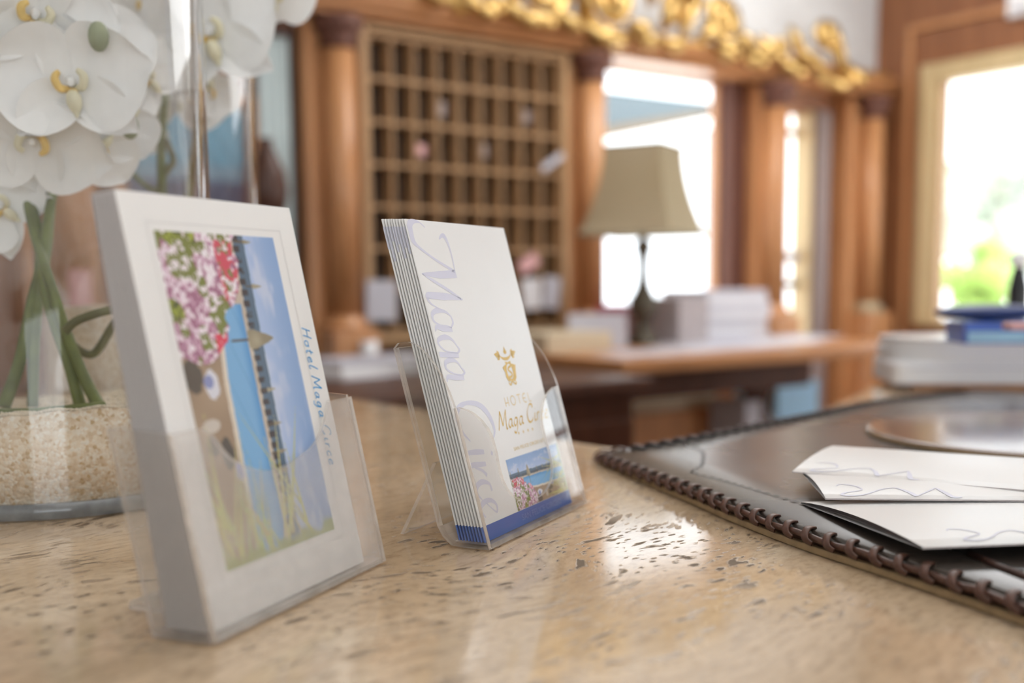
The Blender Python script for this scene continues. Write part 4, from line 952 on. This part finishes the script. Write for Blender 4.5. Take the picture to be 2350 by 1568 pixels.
small_text('SAN FELICE CIRCEO', 'band_lettering', .0058, .0560, .0030, 'bandtext', lf, L, .066, -.0004)
photo('photo_print', lf, lambda x, y: PB(.0535 + x, .0100 + y), .0862, .0350, .00040, lambda X, Y: pool_view(X * 2.46, Y, 2.46))

# ------------------------------------------------------------------ glass vases, sand, orchids
def vase(cx, cy, r, h, zb, label):
    t = thing('glass_vase', label, 'vase', (cx, cy, 0))
    obj('wall', MB().lathe([(r, zb), (r, h), (r - .002, h + .002), (r - .0045, h), (r - .0045, zb)], 96, close=False), 'glass', t)
    obj('base', MB().lathe([(r * .96, 0.0003), (r * .985, .0015), (r, .005), (r, zb), (r * .98, zb)], 96), 'solid_glass', t, label='thick solid glass foot')
    return t
V1 = (.2275, .929, .1225); V2c = RTW * -.376 + FWW * 1.165; V2 = (V2c[0], V2c[1], .1125)
vase(*V1, .47, .0125, 'tall clear glass cylinder vase of sand and orchids, nearest the picture cards')
vase(*V2, .40, .0125, 'second clear glass cylinder vase standing behind the first one')
def sand(c, zb, ztop, tilt, label, ngr):
    x0, y0, r = c; r -= .0055; m = MB(); n, k = 72, 14
    def hgt(q, f):
        px_, py_ = f * math.cos(q), f * math.sin(q); d = px_ * RTW[0] + py_ * RTW[1]
        return ztop + tilt * d + .002 * math.sin(5 * px_ + 3 * py_) + .0008 * math.sin(23 * q) * f
    for i in range(k + 1):
        for j in range(n): q = 2 * PI * j / n; f = i / k; m.v.append((r * f * math.cos(q), r * f * math.sin(q), hgt(q, f)))
    for i in range(k):
        for j in range(n): m.f.append((i * n + j, (i + 1) * n + j, (i + 1) * n + (j + 1) % n, i * n + (j + 1) % n)); m.mi.append(0); m.sm.append(True)
    b = len(m.v)
    for j in range(n): q = 2 * PI * j / n; m.v.append((r * math.cos(q), r * math.sin(q), zb))
    for j in range(n): m.f.append((k * n + j, b + j, b + (j + 1) % n, k * n + (j + 1) % n)); m.mi.append(0); m.sm.append(True)
    m.f.append(tuple(b + j for j in range(n))[::-1]); m.mi.append(0); m.sm.append(False)
    o = obj('sand', m, 'sand', loc=(x0, y0, 0)); tag(o, label, 'sand', kind='stuff')
    if ngr:
        g = MB()
        fa = math.atan2(-y0, -x0)
        for i in range(ngr):
            q = fa + rng.normal() * 1.1 if i % 2 else rng.uniform(0, 2 * PI); f = 1 - abs(rng.normal()) * (.10 if i % 2 else .35); f = max(.05, min(.992, f)); s_ = rng.uniform(.0009, .0018)
            R_ = Matrix.Rotation(rng.uniform(0, 3), 3, 'Z') @ Matrix.Rotation(rng.uniform(0, 3), 3, 'X')
            c_ = Vector((r * f * math.cos(q), r * f * math.sin(q), hgt(q, f) + s_ * .5))
            vs = [c_ + R_ @ (Vector(v) * s_ * rng.uniform(.7, 1.1)) for v in ((1, 0, 0), (-1, 0, 0), (0, 1, 0), (0, -1, 0), (0, 0, 1), (0, 0, -1))]
            g.add(vs, [(0, 2, 4), (2, 1, 4), (1, 3, 4), (3, 0, 4), (2, 0, 5), (1, 2, 5), (3, 1, 5), (0, 3, 5)], 0, True)
        gr = obj('grains', g, 'grain', o); gr['kind'] = 'stuff'
sand(V1, .0126, .0715, .011, 'cream white sand filling the foot of the front vase', 7000)
sand(V2, .0126, .142, .0, 'cream white sand filling the rear vase higher up', 1500)

# orchid flowers ----------------------------------------------------
def petal_mesh(L_, W_, cup, curl, tipw=.75, base=.12, ruffle=.0):
    m = MB(); nu, nv = 9, 6
    for i in range(nu + 1):
        u = i / nu; wd = W_ * .5 * (base + (1 - base) * (math.sin(PI * min(1, (.06 + .94 * u)) ** tipw)) ** .62) if 0 < u < 1 else W_ * (.5 * base if u == 0 else .10)
        for j in range(nv + 1):
            v = -1 + 2 * j / nv
            x = v * wd; y = L_ * u - L_ * .06 * v * v * u; z = cup * W_ * (v * v) * math.sin(PI * u * .8) - curl * L_ * u * u + ruffle * W_ * math.sin(6 * v + 4 * u) * u
            m.v.append((x, y, z))
    for i in range(nu):
        for j in range(nv): a = i * (nv + 1) + j; m.f.append((a, a + 1, a + nv + 2, a + nv + 1)); m.mi.append(0); m.sm.append(True)
    return m
PM = {}
def orchid_flower(parent, pos, facing, size, spin, name='flower', P0=Vector((0, 0, 0)), cup=.12, open_=0.):
    """flower: lip and column are the part, five petals its sub-parts"""
    f = Vector(facing).normalized(); upv = Vector((0, 0, 1)); x = upv.cross(f).normalized(); y = f.cross(x)
    Rm = Matrix((x, y, f)).transposed() @ Matrix.Rotation(spin, 3, 'Z')
    lip = MB(); s_ = size
    lip.tube([(0, .02 * s_, .0), (0, .05 * s_, .10 * s_), (0, .02 * s_, .17 * s_)], [.045 * s_, .055 * s_, .03 * s_], 10, 0)
    for sg in (-1, 1):   # side lobes curl up like horns
        lp = spline([(sg * .03 * s_, -.02 * s_, .06 * s_), (sg * .12 * s_, -.01 * s_, .13 * s_), (sg * .15 * s_, .08 * s_, .17 * s_), (sg * .09 * s_, .14 * s_, .18 * s_)], 4)
        lip.tube(lp, [.022 * s_ + .026 * s_ * math.sin(PI * i / (len(lp) - 1)) for i in range(len(lp))], 8, 1 if sg < 0 else 2)
    lp = spline([(0, -.03 * s_, .06 * s_), (0, -.12 * s_, .13 * s_), (0, -.23 * s_, .10 * s_), (0, -.30 * s_, .13 * s_)], 4)
    lip.tube(lp, [.03 * s_, .045 * s_, .06 * s_, .075 * s_, .085 * s_, .085 * s_, .08 * s_, .07 * s_, .055 * s_, .04 * s_, .03 * s_, .02 * s_, .012 * s_][:len(lp)], 8, 2)
    lip.ball((0, -.06 * s_, .12 * s_), (.06 * s_, .045 * s_, .04 * s_), 8, 5, 1)
    lip.v = [(a * .62, b * .70, c * .62) for a, b, c in lip.v]
    o = obj(name, lip, ['petal', 'petal_yellow', 'petal_cream'], parent, loc=Vector(pos) - P0); o.rotation_euler = Rm.to_euler()
    sc_ = s_
    key = ('w', round(cup, 2)); 
    for kind, ang, Lp, Wp, zz in (('sepal', 0, .50, .40, -.012), ('sepal', 2.25, .50, .36, -.012), ('sepal', -2.25, .50, .36, -.012), ('petal', 1.32, .56, .74, .004), ('petal', -1.32, .56, .74, .004)):
        pmx = petal_mesh(Lp * sc_, Wp * sc_, cup * rng.uniform(.6, 1.3), rng.uniform(-.02, .16) - open_, .8 if kind == 'petal' else .9, .14, .02)
        c = obj(kind, pmx, 'petal', o, loc=(0, 0, zz * sc_)); c.rotation_euler = (Matrix.Rotation(ang + rng.uniform(-.08, .08), 3, 'Z') @ Matrix.Rotation(rng.uniform(.02, .22), 3, 'X')).to_euler()
    return o
def face(p, du=0., dz=0.):
    v = Vector((0, 0, EYE)) - Vector(p); v.normalize(); return v + Vector((RTW[0], RTW[1], 0)) * du + Vector((0, 0, dz))
def spray(label, base, stem_pts, flowers, rad=.0042, buds=(), mat='stem', extra=()):
    """stem_pts (u, v, depth) photo directions taken out to a real distance"""
    b = Vector(base); t = thing('orchid_spray', label, 'orchid', b)
    pts = spline([tuple(Vector(dep(*q)) - b) for q in stem_pts], 8)
    obj('stem', MB().tube(pts, [rad * (1.15 - .45 * i / len(pts)) for i in range(len(pts))], 10), mat, t)
    for ex in extra:
        pts = spline([tuple(Vector(dep(*q)) - b) for q in ex[0]], 8); obj('twig', MB().tube(pts, ex[1], 8), ex[2] if len(ex) > 2 else mat, t)
    for (u, v, d, wpx, spin, du, dz, cup) in flowers:
        p = Vector(dep(u, v, d)); orchid_flower(t, p, face(p, du, dz), wpx * d / F, spin, P0=b, cup=cup)
    for (u, v, d, rpx) in buds:
        p = Vector(dep(u, v, d)) - b; r = rpx * d / F; obj('bud', MB().ball(p, (r * .8, r * .8, r * 1.15), 12, 8), 'bud', t, label='green-backed bud')
    return t
b1 = onz(175, 985, .07)
spray('front orchid spray with the big white blooms low in the front vase', (V1[0] - .02, V1[1] - .03, .07),
      [(185, 935, .86), (160, 840, .86), (125, 740, .865), (100, 640, .87), (108, 520, .89), (122, 440, .93), (128, 400, 1.0), (190, 330, 1.0), (195, 200, .95), (200, 60, .96), (190, -60, .97)],
      [(168, 200, .855, 335, .12, -.15, .10, .24), (80, 306, .875, 320, 2.95, -.3, -.55, .20), (226, 122, .92, 250, .05, .2, .25, .2), (228, 335, .915, 190, 2.5, .35, -.5, .2), (335, 185, .98, 190, .9, .55, .1, .2), (285, 270, .955, 180, 2.2, .4, -.2, .2)],
      buds=((226, 84, .835, 30), (312, 76, .955, 26), (152, 46, .875, 30), (298, 290, .90, 26)))
spray('upper left orchid spray whose blooms reach past the picture top', (V1[0] - .05, V1[1] - .05, .07),
      [(228, 935, .85), (190, 860, .855), (150, 760, .86), (112, 640, .865), (80, 540, .885), (58, 440, .93), (48, 400, 1.0), (40, 250, 1.0), (60, 60, 1.0), (80, -80, 1.0)],
      [(78, 38, .84, 340, -.2, .05, -.15, .24), (10, 480, .91, 230, .9, -.3, .1, .12), (-40, 250, .93, 280, .4, .3, 0, .12)])
spray('orchid stem with bare crossing stalks in the front vase', (V1[0] - .06, V1[1] - .02, .07),
      [(8, 935, .86), (45, 830, .87), (75, 690, .88), (92, 610, .885), (85, 520, .895), (66, 450, .93), (52, 400, 1.0), (45, 380, 1.0)], [], .0046,
      extra=(([(75, 935, .875), (78, 800, .875), (88, 680, .88), (104, 590, .88), (115, 480, .91), (118, 410, 1.0)], .0044), ([(150, 760, .85), (180, 735, .85), (255, 712, .86), (300, 720, .875), (262, 745, .90), (215, 812, .91), (165, 790, .89), (143, 742, .865)], .0036, 'stem2'), ([(-60, 948, .835), (60, 950, .815), (140, 944, .81), (200, 938, .812), (240, 934, .82)], .0042)))
spray('tall orchid spray in the rear vase with blooms at upper right', (V2[0], V2[1], .14),
      [(372, 600, 1.12), (372, 440, 1.12), (370, 330, 1.12), (378, 230, 1.12), (385, 150, 1.12), (372, 95, 1.125), (365, 20, 1.13), (370, -60, 1.13)],
      [(488, 84, 1.065, 325, .25, -.3, .1, .22), (352, 8, 1.10, 250, .5, -.2, -.35, .2), (425, 215, 1.19, 200, -.4, .3, -.2, .16), (340, 270, 1.18, 170, 1.2, -.3, -.3, .16), (478, 205, 1.13, 140, 2.9, .2, -.4, .14)],
      .0044, extra=(([(385, 180, 1.12), (405, 160, 1.115), (425, 140, 1.11)], .003), ([(372, 330, 1.12), (345, 290, 1.125), (320, 255, 1.13)], .003), ([(372, 440, 1.12), (340, 430, 1.13), (300, 395, 1.13), (255, 358, 1.12)], .0028), ([(371, 410, 1.12), (388, 385, 1.12), (398, 365, 1.12), (380, 320, 1.12)], .0034, 'stem2')))
spray('orchid spray arching out of the rear vase to the right', (V2[0] + .03, V2[1], .14),
      [(420, 600, 1.16), (440, 400, 1.16), (470, 200, 1.17), (520, 0, 1.18), (560, -120, 1.19), (610, -130, 1.2), (628, -60, 1.2)],
      [(622, -8, 1.13, 200, .2, .3, -.7, .12), (560, -20, 1.15, 220, .1, -.1, -.2, .12)])

# ------------------------------------------------------------------ leather desk pad, disc and loose leaflets
PT = .0135
pad = thing('desk_pad', 'dark brown leather desk pad with laced edges on the travertine counter', 'desk pad', (.8, .55, 0))
Q0 = Vector((.8, .55, 0))
near = [(.668, .776), (.652, .757), (.614, .659), (.584, .575), (.563, .521), (.537, .439), (.522, .371), (.509, .316), (.494, .262), (.455, .12)]
far_ = [(1.385, .865), (1.18, .855), (.98, .810), (.82, .783), (.72, .775), (.680, .778)]
outl = spline(near, 4) + [(.50, .06), (1.15, -.02), (1.32, .25), (1.42, .70), (1.43, .80), (1.415, .85)] + spline(far_, 4)
cen = np.array([.95, .5])
def inset(pts, d):
    out = []; n = len(pts)
    for i in range(n):
        a = np.array(pts[i - 1]); b = np.array(pts[(i + 1) % n]); t = b - a; t /= (np.linalg.norm(t) or 1); nn_ = np.array([-t[1], t[0]])
        out.append(tuple(np.array(pts[i]) + nn_ * d))
    return out
def padz(p):  # the far-left corner lies flatter than the rest
    d = math.hypot(p[0] - .655, p[1] - .765); return .0085 + .005 * min(1, d / .22)
obj('backing_board', MB().prism(outl, .0003, .0048, lambda p, d: (p[0] - Q0.x, p[1] - Q0.y, d), 0, 0), 'tan', pad, bevel=.001)
m = MB(); o1 = inset(outl, .004); o2 = inset(outl, .002); n = len(outl)
m.v = [(p[0] - Q0.x, p[1] - Q0.y, .0048) for p in o1] + [(p[0] - Q0.x, p[1] - Q0.y, padz(p) - .003) for p in o2] + [(p[0] - Q0.x, p[1] - Q0.y, padz(p)) for p in inset(outl, .005)]
for k in range(2):
    for i in range(n): m.f.append((k * n + i, k * n + (i + 1) % n, (k + 1) * n + (i + 1) % n, (k + 1) * n + i)); m.mi.append(1 if k == 0 else 0); m.sm.append(k == 1)
c_i = len(m.v); rings = 6; o3 = inset(outl, .005)
for k in range(1, rings):
    f = k / rings
    for p in o3: q = np.array(p) * (1 - f) + cen * f; m.v.append((q[0] - Q0.x, q[1] - Q0.y, padz(q)))
m.v.append((cen[0] - Q0.x, cen[1] - Q0.y, PT)); last = len(m.v) - 1
for k in range(rings - 1):
    a = 2 * n + k * n
    for i in range(n): m.f.append((a + i, a + (i + 1) % n, a + n + (i + 1) % n, a + n + i)); m.mi.append(0); m.sm.append(True)
a = 2 * n + (rings - 1) * n
for i in range(n): m.f.append((a + i, a + (i + 1) % n, last)); m.mi.append(0); m.sm.append(True)
obj('leather_top', m, ['leather', 'leather_side'], pad)
# lacing: a thong looped over the edge again and again
def along(pts, step, start=0.):
    P = [np.array(p) for p in pts]; out = []; acc = start
    for i in range(len(P) - 1):
        d = P[i + 1] - P[i]; l = np.linalg.norm(d); 
        while acc < l: out.append((P[i] + d * acc / l, d / l)); acc += step
        acc -= l
    return out
loop = MB(); lp = spline([(-.0050, .0085, .0002), (-.0030, .0045, .0012), (-.0005, -.0002, .0012), (.0015, -.0034, -.0014), (.0040, -.0042, -.0044), (.0078, -.0026, -.0062)], 3)
def strap(m, path, w_, t_):
    P = [Vector(p) for p in path]; k = len(m.v)
    for i, p in enumerate(P):
        t = (P[min(i + 1, len(P) - 1)] - P[max(i - 1, 0)]).normalized(); sd = Vector((1, .25, 0)); sd = (sd - t * sd.dot(t)).normalized(); nr_ = t.cross(sd)
        f = i / (len(P) - 1); ww = w_ * (.7 + .3 * math.sin(PI * f))
        for q in range(8):
            c_, s_ = math.cos(q * PI / 4), math.sin(q * PI / 4); m.v.append(tuple(p + sd * ww * .5 * math.copysign(abs(c_) ** .6, c_) + nr_ * t_ * .5 * math.copysign(abs(s_) ** .6, s_)))
    for i in range(len(P) - 1):
        for q in range(8): m.f.append((k + i * 8 + q, k + i * 8 + (q + 1) % 8, k + (i + 1) * 8 + (q + 1) % 8, k + (i + 1) * 8 + q)); m.mi.append(0); m.sm.append(True)
strap(loop, lp, .0052, .0019)
lm = None
near_f = spline(near, 6); far_f = spline(far_, 6)
for k, (p, d) in enumerate(along(near_f, .0195, .004) + along(far_f, .0195, .004)):
    z = padz(p)
    if lm is None: o = obj('lace_loop', loop, 'lace', pad); lm = o
    else: o = copy_part(lm, pad)
    o.location = (p[0] - Q0.x, p[1] - Q0.y, z); o.rotation_euler = (0, 0, math.atan2(d[1], d[0])); o.scale = (1, 1, 1)
th_ = MB()
for pts in (near_f, far_f):
    o4 = [tuple(np.array(p)) for p in pts]
    th_.tube([(p[0] - Q0.x - .0, p[1] - Q0.y, padz(p) - .0034 + .0006 * math.sin(i * 1.3)) for i, p in enumerate(o4)], .0021, 8)
obj('edge_thong', th_, 'lace', pad)
st_ = MB()
def stitches(pts, step, ln, wd):
    for p, d in along(spline(pts, 5), step):
        n_ = np.array([-d[1], d[0]]); z = padz(p) + .0005; e = d + n_ * .5; e /= np.linalg.norm(e); f_ = np.array([-e[1], e[0]])
        st_.add([(*(p - e * ln - Q0[:2]), z), (*(p + f_ * wd - Q0[:2]), z + .0004), (*(p + e * ln - Q0[:2]), z), (*(p - f_ * wd - Q0[:2]), z + .0004)], [(0, 3, 2, 1)])
stitches([(.745, .735), (.728, .705), (.700, .677), (.668, .648), (.636, .628), (.626, .590), (.612, .546), (.598, .491), (.578, .43), (.560, .36), (.545, .29)], .011, .0046, .0016)
obj('stitching', st_, 'lace_dark', pad, label='dark decorative stitch line')
fs = MB(); 
for p, d in along(spline([(.70, .760), (.82, .768), (.98, .795), (1.18, .840), (1.38, .850)], 5), .0195):
    e = d * .6 + np.array([d[1], -d[0]]) * .8; e /= np.linalg.norm(e); z = padz(p)
    fs.tube([(*(p - e * .008 - Q0[:2]), z + .0006), (*(p - Q0[:2]), z + .0018), (*(p + e * .008 - Q0[:2]), z + .0006)], .0016, 6)
obj('back_stitching', fs, 'lace_dark', pad, label='black whip stitches along the far edge')
obj('seam_strap', MB().tube([tuple(np.array(onz(2225, 1270, PT + .001)) - np.array(Q0)), tuple(np.array(onz(2290, 1300, PT + .001)) - np.array(Q0)), tuple(np.array(onz(2420, 1350, PT + .001)) - np.array(Q0))], .0022, 6), 'leather_side', pad)
# round mat
dc = thing('round_mat', 'round glossy leather mat lying on the desk pad behind the leaflets', 'mat', (1.045, .553, PT))
obj('disc', MB().lathe([(.1665, .0004), (.1675, .0015), (.168, .0035), (.1665, .0052), (.16, .0056), (.0, .0058)], 72, close=False), 'leather_disc', dc)
obj('rim', MB().lathe([(.1655, .0), (.1688, .0006), (.1690, .0024), (.1672, .0034)], 72, close=False), 'tan', dc)

def loose(label, cA, cB, z, thick, lift=0., gold=False, Lw=.205, turn=0.):
    """folded leaflet on the pad; cA, cB are the ends of its visible short edge (world xy)"""
    A = np.array(cA); Bp = np.array(cB); e = Bp - A; cr_, sr_ = math.cos(turn), math.sin(turn); A = Bp - np.array([e[0] * cr_ - e[1] * sr_, e[0] * sr_ + e[1] * cr_]); e = Bp - A; W_ = np.linalg.norm(e); e /= W_; n_ = np.array([-e[1], e[0]])
    if n_ @ RTW[:2] < 0: n_ = -n_
    rz = math.atan2(e[1], e[0]); t = thing('leaflet', label, 'leaflet', (A[0], A[1], z), rz, 'loose leaflets on the desk pad')
    sg = 1 if (n_ @ np.array([-math.sin(rz), math.cos(rz)])) > 0 else -1
    m = MB(); nx = 10
    def zz(x, top): 
        f = x / W_; bow = math.sin(PI * f) ** .8 if 0 < f < 1 else 0
        return (thick * bow if top else 0) + lift * f + (.0010 if top else 0)
    for top in (0, 1):
        for i in range(nx + 1):
            x = W_ * i / nx
            for y in (0., Lw): m.v.append((x, sg * y, zz(x, top)))
    o_ = 2 * (nx + 1)
    for i in range(nx):
        a = 2 * i
        for b in (0, o_): m.f.append((a + b, a + b + 1, a + b + 3, a + b + 2)); m.mi.append(0); m.sm.append(True)
    for b in (0, 2 * nx): m.f.append((b, b + 1, o_ + b + 1, o_ + b)); m.mi.append(1); m.sm.append(False)
    for y in (0, 1):
        vs = [m.v[2 * i + y] for i in range(nx + 1)] + [m.v[o_ + 2 * i + y] for i in range(nx, -1, -1)]
    obj('cover', m, ['paper2', 'paperedge_shaded'], t)
    # inner leaves seen in the open short edge
    m2 = MB()
    for q in (.35, .65):
        vs = []
        for i in range(nx + 1):
            x = W_ * (.03 + .94 * i / nx); h = zz(0, 0) * 0 + lift * (x / W_) + (.001 + thick * math.sin(PI * x / W_)) * q; vs += [(x, sg * .0015, h), (x, sg * (Lw - .002), h)]
        m2.add(vs, [(2 * i, 2 * i + 1, 2 * i + 3, 2 * i + 2) for i in range(nx)])
    obj('inner_leaf', m2, 'paperedge_shaded', t)
    # pale script printed along the fold
    def pl(x, y):   # text frame: x along the leaflet's length, y across from the near edge
        X = W_ - y; return (X, sg * x, zz(max(0., min(W_, X)), 1) + .00025)
    return t, pl
z1_, z2_, z3_ = PT + .0160, PT + .0100, PT + .0006
def pxy(u, v, z): return tuple(onz(u, v, z)[:2])
Zc = lambda x, y: (1330 + x / 2.2147, 860 + y / 2.2147)
t3, p3 = loose('white folded leaflet on the desk pad, lowest and nearest of three', pxy(*Zc(1125, 655), z3_), pxy(*Zc(1745, 893), z3_ + .008), z3_, .0040, .0085)
t2, p2 = loose('white folded leaflet on the desk pad, middle one of three fanned', pxy(*Zc(1095, 505), z2_), pxy(*Zc(1250, 640), z2_ - .002), z2_, .0030, -.0015, turn=-.06)
t1, p1 = loose('white folded leaflet on the desk pad, topmost one nearest the round mat', pxy(*Zc(1170, 360), z1_), pxy(*Zc(1080, 500), z1_ - .004), z1_, .0025, -.004, turn=-.16)
def swash(pl, parent, sx, y0, x0=.012):
    m = MB()
    for st, w_ in (([(0, .034), (.004, .040), (.012, .036), (.016, .022), (.003, .012), (.0, .006), (.006, .004), (.016, .008), (.03, .024), (.040, .030)], [.0006, .0014, .0018, .001, .0016, .0024, .0020, .0012, .0012, .0012]), ([(.040, .030), (.046, .018), (.050, .004)], [.0012, .0030, .0034]), ([(.050, .004), (.060, .018), (.068, .030)], [.0008, .0014, .0012]), ([(.068, .030), (.071, .016), (.074, .003), (.080, .003)], [.0012, .0034, .0034, .001])):
        P = spline(st, 5); W = [np.interp(i / (len(P) - 1), np.linspace(0, 1, len(w_)), w_) for i in range(len(P))]
        m.ribbon([(a * sx + x0, b * .8 * sx + y0) for a, b in P], W, lambda q: pl(q[0], q[1]))
    obj('script_lettering', m, 'lav', parent, label='pale lavender script lettering')
swash(p1, t1, .95, .002); swash(p2, t2, .95, .002); swash(p3, t3, .9, .006, .03)

# ------------------------------------------------------------------ white books and small things at the right
ang = math.atan2(RTW[1], RTW[0]) - .10
bp_ = onz(2052, 897, 0)
def stadium(x0, dep_, r, x1=.42):
    return [(x1, 0)] + [(x1, dep_)] + [(x0 + r - r * math.sin(q), dep_ - r + r * math.cos(q)) for q in np.linspace(0, PI / 2, 8)] + [(x0 + r - r * math.cos(q), r - r * math.sin(q)) for q in np.linspace(0, PI / 2, 8)]
PXY = lambda p, d: (p[0], p[1], d)
tag(obj('wooden_riser', MB().box(.03, .40, .012, .14, 0, .0088), 'wood', loc=(bp_[0], bp_[1], 0.0004), rot=(0, 0, ang), bevel=.001), 'thin brown wooden board under the white stack on the counter', 'board')
o = thing('box_file', 'squared white box file at the bottom of the white stack', 'box file', (bp_[0], bp_[1], .0094), ang)
obj('case', MB().prism(stadium(0, .16, .018), 0, .031, PXY, 0, 0), 'white', o, bevel=.002)
obj('lid_line', MB().box(.02, .42, -.0008, -.0001, .0235, .0248), 'greywhite', o)
def thick_book(z0, th, x0, label):
    b = thing('white_book', label, 'book', (bp_[0], bp_[1], z0), ang)
    obj('cover', MB().prism(stadium(x0, .20, .085), 0, .0025, PXY, 0, 0).prism(stadium(x0, .20, .085), th - .0025, th, PXY, 0, 0), 'white', b)
    obj('pages', MB().prism(stadium(x0 + .003, .197, .083), .0025, th - .0025, PXY, 0, 0), 'paper2', b)
    return b
thick_book(.0406, .020, -.002, 'thick round-ended white book, lower one on the box file')
thick_book(.0608, .0165, .002, 'thick round-ended white book, top of the white stack')
zt = .0778
def onstack(u, v, z): return onz(u, v, z)
p = onz(2213, 790, zt)
bb = thing('blue_box', 'bright blue carton with a pale blue label on the white stack', 'box', (p[0], p[1], zt), ang)
obj('carton', MB().box(0, .22, 0, .09, 0, .030), 'blue', bb, bevel=.001); obj('label_panel', MB().box(.004, .095, -.0008, 0, .002, .017), 'bluepale', bb)
nv = thing('navy_case', 'dark navy glasses case lying on the blue carton', 'case', (p[0], p[1], zt + .030), ang)
obj('shell', MB().ball((.045, .045, .012), (.075, .032, .012), 20, 10), 'navy', nv); obj('hinge', MB().tube([(-.02, .076, .012), (.11, .076, .012)], .002, 6), 'black', nv)
pk = tag(obj('pink_pad', MB().box(-.02, .05, -.015, .015, 0, .008), 'pink', loc=onz(2350, 757, zt + .0302) * np.array([1, 1, 0]) + np.array([0, 0, zt + .0302]), rot=(0, 0, ang), bevel=.002), 'pale pink note block at the right end of the blue carton', 'note block')
q = dep(2335, 700, 1.95); q = (q[0], q[1], 0)
bt = thing('dispenser_bottle', 'dark bottle with a white ball cap behind the white stack', 'bottle', q)
obj('body', MB().lathe([(.016, 0), (.017, .01), (.017, .15), (.012, .175), (.008, .19)], 20), 'black', bt); obj('cap', MB().ball((0, 0, .200), .016, 14, 8), 'white', bt)
